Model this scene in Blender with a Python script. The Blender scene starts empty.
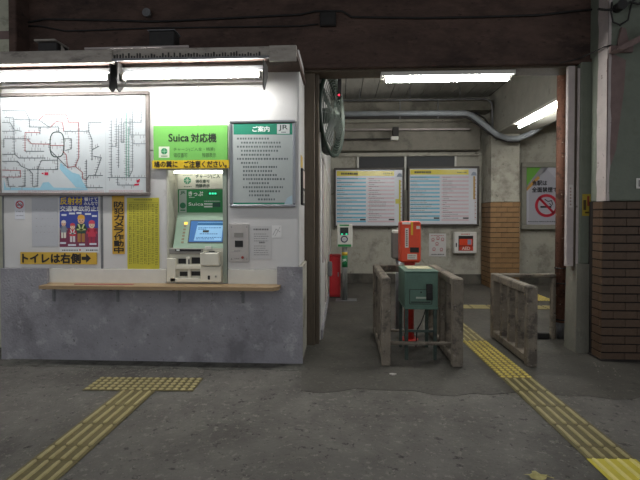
import bpy, bmesh, math, random
from mathutils import Vector, Matrix
random.seed(7)
sc = bpy.context.scene
col = sc.collection

# ------------------------------------------------------------------ camera
F, CH = 430.0, 1.48                     # focal length in pixels (640 wide), eye height
YAW, PITCH, CY = math.atan(22/430), math.atan(8/430), 226.0
cam_d = bpy.data.cameras.new('camera'); cam = bpy.data.objects.new('camera', cam_d); col.objects.link(cam)
cam.location = (0, 0, CH); cam.rotation_euler = (math.pi/2-PITCH, 0, YAW)
cam_d.sensor_width = 36; cam_d.lens = F/640*36; cam_d.shift_y = (CY-240)/640
cam_d.clip_start = .05; cam_d.clip_end = 200
sc.camera = cam
# ------------------------------------------------------------------ light and exposure
w = bpy.data.worlds.new('world'); sc.world = w; w.use_nodes = True
bg = w.node_tree.nodes['Background']; bg.inputs[0].default_value = (.93, .96, 1.0, 1); bg.inputs[1].default_value = .53
sc.view_settings.view_transform = 'Standard'; sc.view_settings.look = 'None'
sc.view_settings.gamma = 1; sc.view_settings.use_curve_mapping = False
sc.view_settings.exposure = 0.0
TUBE = 132.0                              # radiance of the fluorescent tubes

# ------------------------------------------------------------------ pixel -> place
RC = cam.rotation_euler.to_matrix()
def ray(px, py): return RC @ Vector(((px-320)/F, (CY-py)/F, -1))
def P(px, py, Y=None, Z=None, X=None):
    d = ray(px, py); o = Vector((0, 0, CH))
    if Y is not None: t = Y/d.y
    elif Z is not None: t = (Z-CH)/d.z
    else: t = X/d.x
    return o + d*t
def PX(px, Y, py=218): return P(px, py, Y=Y).x
def PZ(py, Y, px=320): return P(px, py, Y=Y).z
def FL(px, py): return P(px, py, Z=0)

# ------------------------------------------------------------------ materials
def lin(h):
    h = h.lstrip('#'); c = [int(h[i:i+2], 16)/255 for i in (0, 2, 4)]
    return tuple(x/12.92 if x <= .04045 else ((x+.055)/1.055)**2.4 for x in c)
MATS = {}
def M(name, c, rough=.6, metal=0, var=.12, vs=6, bump=0, bs=60, spot=None, rand=0, emit=None, stretch=(1, 1, 1), spec=.5, alpha=None):
    if name in MATS: return MATS[name]
    if isinstance(c, str): c = lin(c)
    m = bpy.data.materials.new(name); m.use_nodes = True; MATS[name] = m
    N, L = m.node_tree.nodes, m.node_tree.links
    b = N['Principled BSDF']
    b.inputs['Roughness'].default_value = rough; b.inputs['Metallic'].default_value = metal
    b.inputs['Specular IOR Level'].default_value = spec
    def node(t, **kw):
        n = N.new(t)
        for k, v in kw.items(): setattr(n, k, v)
        return n
    tc = node('ShaderNodeTexCoord'); mp = node('ShaderNodeMapping'); mp.inputs['Scale'].default_value = stretch
    L.new(tc.outputs['Object'], mp.inputs['Vector'])
    no = node('ShaderNodeTexNoise'); no.inputs['Scale'].default_value = vs; no.inputs['Detail'].default_value = 6; no.inputs['Roughness'].default_value = .65
    L.new(mp.outputs[0], no.inputs['Vector'])
    rp = node('ShaderNodeValToRGB'); rp.color_ramp.elements[0].position = .28; rp.color_ramp.elements[1].position = .72
    rp.color_ramp.elements[0].color = (*[x*(1-var) for x in c], 1); rp.color_ramp.elements[1].color = (*[min(1, x*(1+var)) for x in c], 1)
    L.new(no.outputs['Fac'], rp.inputs['Fac']); out = rp.outputs['Color']
    for sp in (spot or []):                                   # (colour, scale, threshold, softness, amount)
        n2 = node('ShaderNodeTexNoise'); n2.inputs['Scale'].default_value = sp[1]; n2.inputs['Detail'].default_value = 8; n2.inputs['Roughness'].default_value = .7
        L.new(mp.outputs[0], n2.inputs['Vector'])
        r2 = node('ShaderNodeValToRGB'); r2.color_ramp.elements[0].position = sp[2]; r2.color_ramp.elements[1].position = sp[2]+sp[3]
        r2.color_ramp.elements[0].color = (0, 0, 0, 1); r2.color_ramp.elements[1].color = (sp[4],)*3+(1,)
        L.new(n2.outputs['Fac'], r2.inputs['Fac'])
        mx = node('ShaderNodeMix', data_type='RGBA'); L.new(r2.outputs['Color'], mx.inputs['Factor'])
        L.new(out, mx.inputs['A']); cc = sp[0]; mx.inputs['B'].default_value = (*(lin(cc) if isinstance(cc, str) else cc), 1); out = mx.outputs['Result']
    if rand:
        oi = node('ShaderNodeObjectInfo'); hs = node('ShaderNodeHueSaturation'); mr = node('ShaderNodeMapRange')
        mr.inputs['To Min'].default_value = 1-rand; mr.inputs['To Max'].default_value = 1+rand
        L.new(oi.outputs['Random'], mr.inputs['Value']); L.new(mr.outputs[0], hs.inputs['Value']); L.new(out, hs.inputs['Color']); out = hs.outputs['Color']
    L.new(out, b.inputs['Base Color'])
    if bump:
        n3 = node('ShaderNodeTexNoise'); n3.inputs['Scale'].default_value = bs; n3.inputs['Detail'].default_value = 5
        L.new(mp.outputs[0], n3.inputs['Vector'])
        bp = node('ShaderNodeBump'); bp.inputs['Strength'].default_value = bump; bp.inputs['Distance'].default_value = .01
        L.new(n3.outputs['Fac'], bp.inputs['Height']); L.new(bp.outputs[0], b.inputs['Normal'])
    if emit:
        b.inputs['Emission Color'].default_value = (*(lin(emit[0]) if isinstance(emit[0], str) else emit[0]), 1); b.inputs['Emission Strength'].default_value = emit[1]
    return m
def ink(h, rough=.5): return M('print_'+h.lstrip('#'), h, rough, var=.03, vs=30)

white_panel = M('white_enamel_panel', '#d2d0ce', .42, var=.05, vs=3, bump=.03, bs=14, spot=[('#8a8480', 5, .62, .12, .45), ('#6d655e', 26, .66, .06, .55)])
concrete = M('painted_concrete', '#97959a', .85, var=.14, vs=5, bump=.6, bs=45, spot=[('#6a676c', 1.9, .51, .14, .65), ('#bdbbbe', 6, .57, .08, .5), ('#5f5c5e', 20, .60, .06, .7), ('#55524f', 9, .70, .03, .7)])
base_conc = M('stained_base_concrete', '#79776c', .85, var=.2, vs=4, bump=.5, bs=40, stretch=(1, 1, .5), spot=[('#4b4a42', 3, .5, .14, .7), ('#96948a', 8, .62, .08, .5), ('#35332e', 12, .66, .04, .7)])
kerb_conc = M('damp_kerb_concrete', '#5a5953', .8, var=.3, vs=9, bump=.8, bs=40, spot=[('#3a3833', 7, .5, .1, .8), ('#85837b', 18, .62, .05, .6)])
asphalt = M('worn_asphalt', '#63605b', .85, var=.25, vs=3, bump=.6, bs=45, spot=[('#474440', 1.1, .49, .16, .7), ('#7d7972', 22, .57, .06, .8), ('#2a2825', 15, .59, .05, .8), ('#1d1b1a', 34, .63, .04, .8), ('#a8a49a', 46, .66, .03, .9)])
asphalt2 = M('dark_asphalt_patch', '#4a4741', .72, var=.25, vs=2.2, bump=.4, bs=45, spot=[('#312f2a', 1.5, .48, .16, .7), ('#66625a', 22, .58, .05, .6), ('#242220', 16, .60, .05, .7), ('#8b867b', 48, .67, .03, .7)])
bulk = M('sooty_brown_plaster', '#57443c', .85, var=.4, vs=2.2, bump=.5, bs=30, stretch=(1, 1, 2.5), spot=[('#2d221f', 1.2, .47, .2, .8), ('#6b544a', 5, .57, .1, .5), ('#1d1716', 9, .58, .08, .6), ('#a39c92', 16, .72, .02, .8)])
fascia_m = M('dusty_grey_timber', '#a39c93', .85, var=.2, vs=8, bump=.4, bs=50, stretch=(1, 1, 3), spot=[('#4d4845', 5, .55, .12, .6)])
wood = M('worn_varnished_board', '#a48a68', .5, var=.22, vs=10, bump=.2, bs=40, stretch=(.3, 4, 4), spot=[('#6b4f35', 6, .58, .08, .6), ('#c9b79a', 12, .62, .06, .5)])
jamb_m = M('brown_wood_jamb', '#5d5244', .65, var=.25, vs=10, bump=.2, bs=40, stretch=(4, 4, .4), spot=[('#3a332b', 5, .55, .1, .6)])
alum = M('brushed_aluminium', '#94979b', .32, metal=.85, var=.06, vs=20)
steel = M('dull_grey_steel', '#77787a', .5, metal=.4, var=.18, vs=14)
dark_steel = M('dark_painted_steel', '#2c2a29', .6, metal=.2, var=.3, vs=10)
tray_m = M('galvanised_conduit', '#9a9fa4', .5, metal=.0, var=.2, vs=5)
lintel_m = M('grimy_lintel_plaster', '#7f7b71', .85, var=.2, vs=4, bump=.4, bs=25, spot=[('#4a4740', 2.5, .5, .14, .7)])
daylit_green = M('daylit_green_plaster', '#b9b9a6', .85, var=.14, vs=4, bump=.4, bs=40, spot=[('#7d7c6e', 5, .56, .1, .6)])  # green plaster of the left pillar, daylight put into its lighter colour
frame_br = M('brownish_metal_frame', '#6d6561', .5, metal=.2, var=.2, vs=12)
rust = M('rusted_pipe_paint', '#77503f', .8, var=.35, vs=9, bump=.5, bs=60, spot=[('#3d2820', 9, .5, .1, .8), ('#b8a794', 22, .62, .04, .8)])
oldwhite = M('chipped_white_paint', '#b3a9a6', .7, var=.12, vs=8, bump=.2, bs=40, spot=[('#5a4f49', 16, .62, .05, .8)])
green_pl = M('flaking_green_plaster', '#70766a', .85, var=.14, vs=4, bump=.4, bs=40, spot=[('#5d6053', 4, .55, .15, .6), ('#4a4138', 18, .68, .04, .8)])
pink_pl = M('bare_mauve_plaster', '#7b6864', .85, var=.16, vs=7, bump=.4, bs=40, spot=[('#5b4a46', 8, .58, .1, .6)])
plaster = M('stained_cream_plaster', '#aba89c', .85, var=.12, vs=4, bump=.5, bs=26, spot=[('#716d63', 2.4, .50, .14, .7), ('#5a564e', 7, .60, .06, .7), ('#37332e', 14, .65, .03, .7)])
girder_m = M('grey_white_girder_paint', '#adaaa0', .8, var=.12, vs=4, bump=.3, bs=22, spot=[('#66625b', 5, .6, .1, .5)])
plank_m = M('grimy_ceiling_board', '#aaa79f', .8, var=.12, vs=6, rand=.08, stretch=(3, .5, 3), spot=[('#6c675f', 4, .55, .15, .6)])
brick_m = M('brown_glazed_brick', '#503d2d', .6, var=.2, vs=9, bump=.3, bs=70, rand=.07, spot=[('#42301f', 7, .52, .12, .7)])
brick_m2 = M('tan_glazed_brick', '#8a6b48', .6, var=.2, vs=9, bump=.3, bs=70, rand=.1, spot=[('#5b4432', 11, .58, .1, .6)])
mortar = M('sooty_mortar', '#1a1512', .95, var=.3, vs=20)
gate_conc = M('chipped_grey_gate_paint', '#786f62', .75, var=.2, vs=9, bump=.5, bs=60, spot=[('#3f3933', 6, .5, .1, .75), ('#a39b8f', 20, .60, .06, .7), ('#1f1b18', 18, .64, .03, .9)])
box_green = M('weathered_green_paint', '#557163', .55, var=.14, vs=8, bump=.15, bs=40, spot=[('#46584c', 7, .58, .1, .6), ('#a8b5a5', 24, .7, .04, .7)])
orange = M('orange_red_plastic', '#dc4a2a', .4, var=.06, vs=6)
red_pole = M('red_pole_paint', '#b02a22', .45, var=.1, vs=8)
red_box = M('deep_red_enamel', '#b01f26', .45, var=.08, vs=8)
offwhite = M('offwhite_plastic', '#d5d3cb', .45, var=.05, vs=8)
cream = M('machine_cream_plastic', '#c9c6b6', .45, var=.06, vs=8)
cream_lt = M('machine_light_plastic', '#dcd8c8', .4, var=.05, vs=8)
mach_green = M('machine_sage_panel', '#9fb8a2', .4, var=.05, vs=8)
slot = M('black_slot', '#141413', .5, var=.2, vs=10)
grey_pl = M('grey_plastic', '#8a8781', .5, var=.1, vs=8)
tac_old = M('worn_yellow_tile', '#645a36', .65, var=.2, vs=7, bump=.3, bs=60, rand=.1, spot=[('#514a30', 6, .5, .15, .8), ('#968d62', 18, .64, .05, .6)])
tac_bar = M('worn_tile_bar', '#a2976a', .6, var=.18, vs=9, bump=.2, bs=60, spot=[('#857a4c', 8, .55, .1, .6)])
tac_dotb = M('yellow_dot_base', '#7a6c34', .65, var=.2, vs=9, rand=.14, spot=[('#54482a', 9, .52, .1, .8)])
tac_dot_y = M('yellow_dot_tile', '#c6b35c', .6, var=.22, vs=9, bump=.2, bs=60, rand=.14, spot=[('#7d6a2c', 8, .53, .12, .7), ('#d8c98e', 22, .68, .04, .5)])
tac_new = M('bright_yellow_tile', '#cbbb3c', .55, var=.1, vs=9, spot=[('#a8962c', 10, .6, .1, .5)])
tube_c = M('canopy_tube', '#ffffff', .4, var=0, emit=((1.0, 1.0, .97), TUBE*.62))
tube_m = M('fluorescent_tube', '#ffffff', .4, var=0, emit=((1.0, 1.0, .96), TUBE))
glass_d = M('dark_window_glass', '#26282a', .55, var=.2, vs=3)
acry = M('board_acrylic', '#c3c9cc', .25, var=.02, vs=4)
leaf_m = M('dry_leaf', '#a39b62', .7, var=.25, vs=20)
stone_m = M('grit_stone', '#77736b', .85, var=.3, vs=30)
fan_gr = M('fan_green_paint', '#22332a', .5, var=.15, vs=8)
fan_wire = M('fan_wire', '#59615a', .5, metal=.3, var=.1)

# ------------------------------------------------------------------ geometry helpers
ORI = {}
class MB:
    def __init__(s): s.bm = bmesh.new()
    def box(s, x0, x1, y0, y1, z0, z1, bev=0, mat=None):
        r = bmesh.ops.create_cube(s.bm, size=1)
        vs = r['verts']
        for v in vs:
            v.co = Vector(((x0+x1)/2+v.co.x*(x1-x0), (y0+y1)/2+v.co.y*(y1-y0), (z0+z1)/2+v.co.z*(z1-z0)))
        if bev:
            es = list({e for v in vs for e in v.link_edges})
            g = bmesh.ops.bevel(s.bm, geom=es, offset=bev, segments=1, affect='EDGES', profile=.5)
            vs = list({v for f in g['faces'] for v in f.verts} | {v for v in vs if v.is_valid})
        if mat is not None: bmesh.ops.transform(s.bm, matrix=mat, verts=vs)
        return s
    def hexa(s, pts):                      # 8 points: bottom ring then top ring
        v = [s.bm.verts.new(p) for p in pts]
        for f in ((3, 2, 1, 0), (4, 5, 6, 7), (0, 1, 5, 4), (1, 2, 6, 5), (2, 3, 7, 6), (3, 0, 4, 7)): s.bm.faces.new([v[i] for i in f])
        return s
    def tube(s, pts, r, n=10, caps=True, rs=None):
        pts = [Vector(p) for p in pts]; rings = []; up = None
        for i, p in enumerate(pts):
            t = (pts[min(i+1, len(pts)-1)]-pts[max(i-1, 0)]).normalized()
            if up is None: up = Vector((0, 0, 1)) if abs(t.z) < .9 else Vector((1, 0, 0))
            a = (up-t*up.dot(t)).normalized(); b = t.cross(a); up = a
            rr = rs[i] if rs else r
            rings.append([s.bm.verts.new(p+(a*math.cos(k*2*math.pi/n)+b*math.sin(k*2*math.pi/n))*rr) for k in range(n)])
        for i in range(len(rings)-1):
            for k in range(n):
                f = s.bm.faces.new([rings[i][k], rings[i][(k+1) % n], rings[i+1][(k+1) % n], rings[i+1][k]]); f.smooth = n > 6
        if caps: s.bm.faces.new(rings[0][::-1]); s.bm.faces.new(rings[-1])
        return s
    def ring(s, c, axis, R, r, n=32, m=6):
        axis = Vector(axis).normalized(); a = axis.orthogonal().normalized(); b = axis.cross(a); rings = []
        for i in range(n):
            th = i*2*math.pi/n; d = a*math.cos(th)+b*math.sin(th)
            rings.append([s.bm.verts.new(Vector(c)+d*(R+r*math.cos(k*2*math.pi/m))+axis*r*math.sin(k*2*math.pi/m)) for k in range(m)])
        for i in range(n):
            for k in range(m):
                s.bm.faces.new([rings[i][k], rings[i][(k+1) % m], rings[(i+1) % n][(k+1) % m], rings[(i+1) % n][k]])
        return s
    def prism(s, poly, off):               # polygon (3D points) extruded along off
        off = Vector(off); a = [s.bm.verts.new(p) for p in poly]; b = [s.bm.verts.new(Vector(p)+off) for p in poly]
        s.bm.faces.new(a); s.bm.faces.new(b[::-1])
        for i in range(len(a)):
            j = (i+1) % len(a); s.bm.faces.new([a[j], a[i], b[i], b[j]])
        return s
    def build(s, name, mat, parent=None):
        bmesh.ops.recalc_face_normals(s.bm, faces=s.bm.faces)
        me = bpy.data.meshes.new(name)
        if parent is None:
            xs = [v.co for v in s.bm.verts]
            o3 = Vector(((min(v.x for v in xs)+max(v.x for v in xs))/2, (min(v.y for v in xs)+max(v.y for v in xs))/2, min(v.z for v in xs)))
        else: o3 = ORI[parent.name]
        for v in s.bm.verts: v.co -= o3
        s.bm.to_mesh(me); s.bm.free(); me.materials.append(mat)
        return link(name, me, parent, o3)
def link(name, me, parent, o3):
    o = bpy.data.objects.new(name, me); col.objects.link(o)
    if parent: o.parent = parent
    else: o.location = o3
    ORI[o.name] = Vector(o3); return o
def tag(o, label, cat, group=None, kind=None):
    o['label'] = label; o['category'] = cat
    if group: o['group'] = group
    if kind: o['kind'] = kind
    return o
def thing(name, label, cat, loc=(0, 0, 0), group=None, kind=None):
    o = bpy.data.objects.new(name, None); col.objects.link(o); o.location = loc; o.empty_display_size = .1
    ORI[o.name] = Vector(loc); return tag(o, label, cat, group, kind)
def bx(name, mat, parent, x0, x1, y0, y1, z0, z1, bev=0): return MB().box(x0, x1, y0, y1, z0, z1, bev).build(name, mat, parent)

class Flat:                                # print on a plane facing -Y, drawn with photo pixels turned into places on that plane
    def __init__(s, Y): s.Y = Y; s.m = MB()
    def p(s, x, y, d=0): q = P(x, y, Y=s.Y); q.y = s.Y; return q
    def poly(s, pts):
        s.m.bm.faces.new([s.m.bm.verts.new(s.p(*q)) for q in pts][::-1]); return s
    def rect(s, x0, y0, x1, y1): return s.poly([(x0, y0), (x1, y0), (x1, y1), (x0, y1)])
    def disc(s, x, y, rx, ry=None, n=18):
        ry = ry or rx; return s.poly([(x+rx*math.cos(i*2*math.pi/n), y+ry*math.sin(i*2*math.pi/n)) for i in range(n)])
    def annulus(s, x, y, r0, r1, n=28, ky=1):
        for i in range(n):
            a, b = i*2*math.pi/n, (i+1)*2*math.pi/n
            s.poly([(x+r0*math.cos(a), y+r0*ky*math.sin(a)), (x+r0*math.cos(b), y+r0*ky*math.sin(b)), (x+r1*math.cos(b), y+r1*ky*math.sin(b)), (x+r1*math.cos(a), y+r1*ky*math.sin(a))])
        return s
    def line(s, pts, wd):
        for (x0, y0), (x1, y1) in zip(pts, pts[1:]):
            l = math.hypot(x1-x0, y1-y0) or 1; nx, ny = -(y1-y0)/l*wd/2, (x1-x0)/l*wd/2
            ex, ey = (x1-x0)/l*wd/2, (y1-y0)/l*wd/2
            s.poly([(x0-ex+nx, y0-ey+ny), (x1+ex+nx, y1+ey+ny), (x1+ex-nx, y1+ey-ny), (x0-ex-nx, y0-ey-ny)])
        return s
    def dashes(s, x0, x1, y, h, lo=.6, hi=2.0, gap=.5):       # unreadable small print
        x = x0
        while x < x1-lo*.5:
            l = min(random.uniform(lo, hi), x1-x); s.rect(x, y-h/2, x+l, y+h/2); x += l+random.uniform(gap*.6, gap*1.4)
        return s
    def build(s, name, mat, parent):
        n = len(s.m.bm.faces); o = s.m.build(name, mat, parent)
        if n > 1 and any(k in name for k in ('lettering', 'names', 'figures', 'ticks', 'print', 'caption', 'marks', 'pictograms', 'rows', 'digits', 'creases', 'features')): o['kind'] = 'stuff'
        return o
def text_mesh(txt, bold=0):
    cu = bpy.data.curves.new('t', 'FONT'); cu.body = txt; cu.size = 1; cu.resolution_u = 3
    ob = bpy.data.objects.new('t', cu); col.objects.link(ob)
    dg = bpy.context.evaluated_depsgraph_get(); dg.update()
    me = bpy.data.meshes.new_from_object(ob.evaluated_get(dg)); bpy.data.objects.remove(ob); bpy.data.curves.remove(cu)
    return me
def text(txt, x0, y0, x1, y1, Y, mat, parent, name='lettering', bold=.0):
    me = text_mesh(txt, bold); vs = [v.co for v in me.vertices]
    if not vs: return None
    ax, bx_, ay, by = min(v.x for v in vs), max(v.x for v in vs), min(v.y for v in vs), max(v.y for v in vs)
    tl, br = P(x0, y0, Y=Y), P(x1, y1, Y=Y); o3 = ORI[parent.name]
    for v in me.vertices:
        u, t = (v.co.x-ax)/(bx_-ax), (v.co.y-ay)/(by-ay)
        v.co = Vector((tl.x+(br.x-tl.x)*u, Y, br.z+(tl.z-br.z)*t))-o3
    if bold:                                # heavier strokes: the same outlines laid again a hair to each side
        hgt = bold*1.1*(tl.z-br.z); bm = bmesh.new(); bm.from_mesh(me); bs = list(bm.faces)
        for q_, (dx, dz) in enumerate(((1, 0), (-1, 0), (0, 1), (0, -1))):
            g_ = bmesh.ops.duplicate(bm, geom=bs)['geom']; bmesh.ops.translate(bm, vec=(dx*hgt, -.0004*(q_+1), dz*hgt), verts=[e for e in g_ if isinstance(e, bmesh.types.BMVert)])
        bm.to_mesh(me); bm.free()
    me.materials.clear(); me.materials.append(mat); me.name = name
    return link(name, me, parent, o3)

# ================================================================== SETTING
BEAM_Y, BEAM_Y1 = 4.87, 5.17
BEAM_Z = PZ(66.5, BEAM_Y, 450)
BACK = 9.8
SIDE = -.255
YB, YC = 4.345, 4.30
# ---- floor
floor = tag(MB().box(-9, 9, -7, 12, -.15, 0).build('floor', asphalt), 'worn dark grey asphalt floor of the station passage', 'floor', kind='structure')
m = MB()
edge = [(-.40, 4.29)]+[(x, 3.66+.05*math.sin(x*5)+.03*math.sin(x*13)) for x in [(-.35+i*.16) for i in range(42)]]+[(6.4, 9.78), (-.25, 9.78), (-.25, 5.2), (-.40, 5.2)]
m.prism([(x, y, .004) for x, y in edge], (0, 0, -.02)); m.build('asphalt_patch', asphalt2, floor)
m = MB(); xs = [-3.45+i*.155 for i in range(21)]
pts = [(x, 4.12+random.uniform(-.035, .03), .004) for x in xs]
m.prism(pts+[(-.38, 4.31, .008), (-3.45, 4.31, .008)], (0, 0, -.03)); m.build('kerb_strip', kerb_conc, floor)

# tactile tiles: each tile is a piece of the floor, its bars are pieces of the tile
def tile_mesh(name, mat, L=.298, W=.298):
    m = MB().box(-W/2, W/2, -L/2, L/2, 0, .006, .002); me = bpy.data.meshes.new(name); m.bm.to_mesh(me); m.bm.free(); me.materials.append(mat); return me
def bar_mesh(L, mat):
    m = MB(); h = .008
    out = [(x, y) for x, y in ((-.0135, -L/2+.012), (-.0065, -L/2), (.0065, -L/2), (.0135, -L/2+.012), (.0135, L/2-.012), (.0065, L/2), (-.0065, L/2), (-.0135, L/2-.012))]
    a = [m.bm.verts.new((x, y, 0)) for x, y in out]; b = [m.bm.verts.new((x*.72, y*.985, h)) for x, y in out]
    m.bm.faces.new(b)
    for i in range(8): j = (i+1) % 8; m.bm.faces.new([a[i], a[j], b[j], b[i]])
    bmesh.ops.recalc_face_normals(m.bm, faces=m.bm.faces)
    me = bpy.data.meshes.new('bar'); m.bm.to_mesh(me); m.bm.free(); me.materials.append(mat); return me
def dots_mesh(mat, n=5, W=.298, r=.022):
    m = MB()
    for i in range(n):
        for j in range(n):
            cx, cy = (i-(n-1)/2)*W/n, (j-(n-1)/2)*W/n
            a = [m.bm.verts.new((cx+r*math.cos(k*math.pi/4), cy+r*math.sin(k*math.pi/4), .006)) for k in range(8)]
            b = [m.bm.verts.new((cx+r*.66*math.cos(k*math.pi/4), cy+r*.66*math.sin(k*math.pi/4), .013)) for k in range(8)]
            m.bm.faces.new(b)
            for k in range(8): m.bm.faces.new([a[k], a[(k+1) % 8], b[(k+1) % 8], b[k]])
    bmesh.ops.recalc_face_normals(m.bm, faces=m.bm.faces)
    me = bpy.data.meshes.new('raised_dots'); m.bm.to_mesh(me); m.bm.free(); me.materials.append(mat); return me
FO = ORI['floor']
def put(me, name, x, y, rz, z=0, sy=1, parent=floor):
    o = bpy.data.objects.new(name, me); col.objects.link(o); o.parent = parent
    o.location = (Vector((x, y, z))-FO) if parent is floor else (x, y, z)
    o.rotation_euler = (0, 0, rz) if parent is floor else (0, 0, 0); o.scale = (1, sy, 1); return o
t_old = tile_mesh('tactile_tile', tac_old); t_new = tile_mesh('tactile_tile', tac_new)
d_old = (tile_mesh('dotted_tile', tac_old), dots_mesh(tac_bar)); d_y = (tile_mesh('dotted_tile', tac_dotb), dots_mesh(tac_dot_y))
b_old, b_new = bar_mesh(.275, tac_bar), bar_mesh(.290, M('bright_tile_bar', '#e0d484', .55, var=.08))
def dot_tile(kind, x, y, rz):
    t = put(kind[0], 'dotted_tile', x, y, rz, .003); put(kind[1], 'raised_dots', 0, 0, 0, 0, 1, t)['kind'] = 'stuff'; return t
def bar_tile(x, y, rz, sy=1, new=False):
    t = put(t_new if new else t_old, 'tactile_tile', x, y, rz, .003, sy)
    for k in range(4): put(b_new if new else b_old, 'bar', (k-1.5)*.0745, 0, 0, .006, 1, t)
def strip(a, b, plan):                     # plan: list of (kind, length fraction)
    a, b = Vector(a[:2]), Vector(b[:2]); d = (b-a).normalized(); rz = math.atan2(-d.x, d.y); s = 0
    for kind, fr in plan:
        c = a+d*(s+.15*fr)
        if kind == 'bar': bar_tile(c.x, c.y, rz, fr)
        elif kind == 'new': bar_tile(c.x, c.y, rz, fr, True)
        elif kind == 'dotold': dot_tile(d_old, c.x, c.y, rz)
        else: dot_tile(d_y, c.x, c.y, rz)
        s += .3*fr
# left strip runs from the row of dots in front of the ticket machine towards the camera
strip(FL(138, 391.4), FL(34, 479), [('bar', 1), ('bar', 1), ('bar', 1), ('bar', .52), ('bar', 1), ('bar', 1), ('bar', 1), ('bar', 1)])
a, b = FL(91.5, 384), FL(198.5, 385); n = (b-a).normalized(); rz = math.atan2(n.y, n.x); ln = (b-a).length/3
for k in range(3):
    c = a+n*ln*(k+.5); dot_tile(d_old, c.x, c.y, rz).scale = (ln/.3, 1, 1)
# right strip through the gate: from the bright new tile towards the back
A = (FL(613, 460)+FL(609, 460))/2; B = FL(513, 375)
strip(A, B, [('bar', .42), ('bar', 1), ('bar', 1), ('bar', 1), ('bar', 1)]+[('dot', 1)]*4+[('bar', 1)]*3)
dA = (Vector(A[:2])-Vector(B[:2])).normalized(); a0 = Vector(A[:2])
for k in range(4):
    c = a0+dA*(.15+.3*k); bar_tile(c.x, c.y, math.atan2(dA.x, -dA.y), 1, True)
for k in range(6):                         # cross strip further inside
    c = FL(452, 307); bar_tile(c.x+.15+.3*k, c.y, math.pi/2)
for k in range(4):
    c = FL(545, 303); dot_tile(d_y, c.x+.1, c.y+.3+.3*k, 0)

# ---- passage shell
wb = thing('wall_back', 'stained cream plaster back wall behind the two timetable boards', 'wall', (1, BACK, 0), kind='structure')
bx('plaster_face', plaster, wb, -1.2, 7, BACK, BACK+.2, 0, 4.6)
bx('skirting', M('dark_skirting', '#55524b', .85, var=.25, vs=6, spot=[('#302e2a', 4, .5, .1, .7)]), wb, -.25, 7, BACK-.03, BACK, 0, .22, .01)
z0, z1 = PZ(150, 9.45, 400), PZ(122, 9.45, 400)
bx('upper_beam', lintel_m, wb, -.25, 3.2, 9.35, BACK, PZ(111, 9.35, 400), PZ(101.5, 9.35, 400), .01)
bx('lintel', lintel_m, wb, -.25, 3.0, 9.5, BACK, z0, z1, .015)
bx('ledge', plaster, wb, -.25, 3.05, 9.4, BACK, z1, z1+.07, .01)
bx('moulding', plaster, wb, -.25, 3.05, 9.72, BACK, PZ(156, 9.72, 440), PZ(152, 9.72, 440), .01)
wr2 = tag(bx('wall_far_right', plaster, None, 6.4, 6.6, 5.2, BACK, 0, 4.6), 'plaster side wall at the far right of the inner passage', 'wall', kind='structure')
# back window
wn = thing('window_1', 'dark wide window with white frame above the timetable boards', 'window', (PX(406, 9.77), 9.77, PZ(170, 9.77)), kind='structure')
x0, x1, z0, z1 = PX(357, 9.77), PX(456, 9.77), PZ(190, 9.77, 400), PZ(153.5, 9.77, 400)
xm = PX(405, 9.77)
for a, b in ((x0, xm), (xm, x1)): bx('pane', glass_d, wn, a+.03, b-.03, 9.775, 9.79, z0, z1-.03)
for a in (x0, xm-.02, x1-.04): bx('window_frame', offwhite, wn, a, a+.04, 9.745, 9.795, z0, z1, .004)
bx('window_frame', offwhite, wn, x0, x1, 9.742, 9.795, z1-.035, z1+.01, .004)
# booth side wall along the passage
ws = thing('wall_side', 'white side wall of the ticket office along the passage', 'wall', (SIDE-.1, 7, 0), kind='structure')
bx('plaster_face', white_panel, ws, SIDE-.12, SIDE, 5.17, BACK, 0, 4.6)
for y0, y1, z0, z1 in ((5.55, 6.2, .9, 2.25), (6.5, 7.1, .2, 2.2), (7.5, 8.1, .9, 2.1)):
    f = bx('hatch_frame', oldwhite, ws, SIDE, SIDE+.02, y0, y1, z0, z1, .006); bx('hatch_panel', girder_m, f, SIDE+.012, SIDE+.026, y0+.05, y1-.05, z0+.05, z1-.05, .004)
bx('skirting', concrete, ws, SIDE, SIDE+.02, 5.2, 9.76, 0, .12, .005)
# ceiling of the passage, board by board
ce = tag(bx('ceiling', mortar, None, -.5, 6.6, BEAM_Y1, BACK+.2, 4.19, 4.35), 'ceiling of the inner passage clad in grimy boards', 'ceiling', kind='structure')
x = SIDE
while x < 3.2:
    bx('plank', plank_m, ce, x+.006, min(x+.33, 3.24)-.006, BEAM_Y1+.01, BACK-.02, 4.165, 4.19, .004); x += .33
x = 3.85
while x < 6.3:
    bx('plank', plank_m, ce, x+.006, min(x+.33, 6.39)-.006, BEAM_Y1+.01, BACK-.02, 4.165, 4.19, .004); x += .33
# girder and back column
gi = thing('ceiling_girder', 'pale concrete girder running back above the right of the passage', 'girder', (3.5, 7.3, 3.27), kind='structure')
bx('beam_face', girder_m, gi, 3.25, 3.82, BEAM_Y1, BACK-.1, 3.29, 4.19, .02)
bx('bottom_flange', girder_m, gi, 3.2, 3.87, BEAM_Y1, BACK-.1, 3.24, 3.29, .01)
cx0, cx1, cyf = PX(490.5, 9.2), PX(520, 9.2), 9.2
cb = thing('wall_column', 'back column with cream plaster above tan bricks beside the timetables', 'pillar', ((cx0+cx1)/2, 9.4, 0), kind='structure')
zb = PZ(202, cyf, 500)
bx('plaster_face', plaster, cb, cx0+.01, cx1-.01, cyf+.01, BACK, zb, 3.24, .01)
bx('mortar_core', mortar, cb, cx0+.008, cx1-.008, cyf+.008, BACK, 0, zb)
def brick_mesh(L, W, H, mat, bev=.005):
    m = MB().box(-L/2, L/2, -W/2, W/2, -H/2, H/2, .0025); me = bpy.data.meshes.new('brick'); m.bm.to_mesh(me); m.bm.free(); me.materials.append(mat); return me
BR = {}
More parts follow.
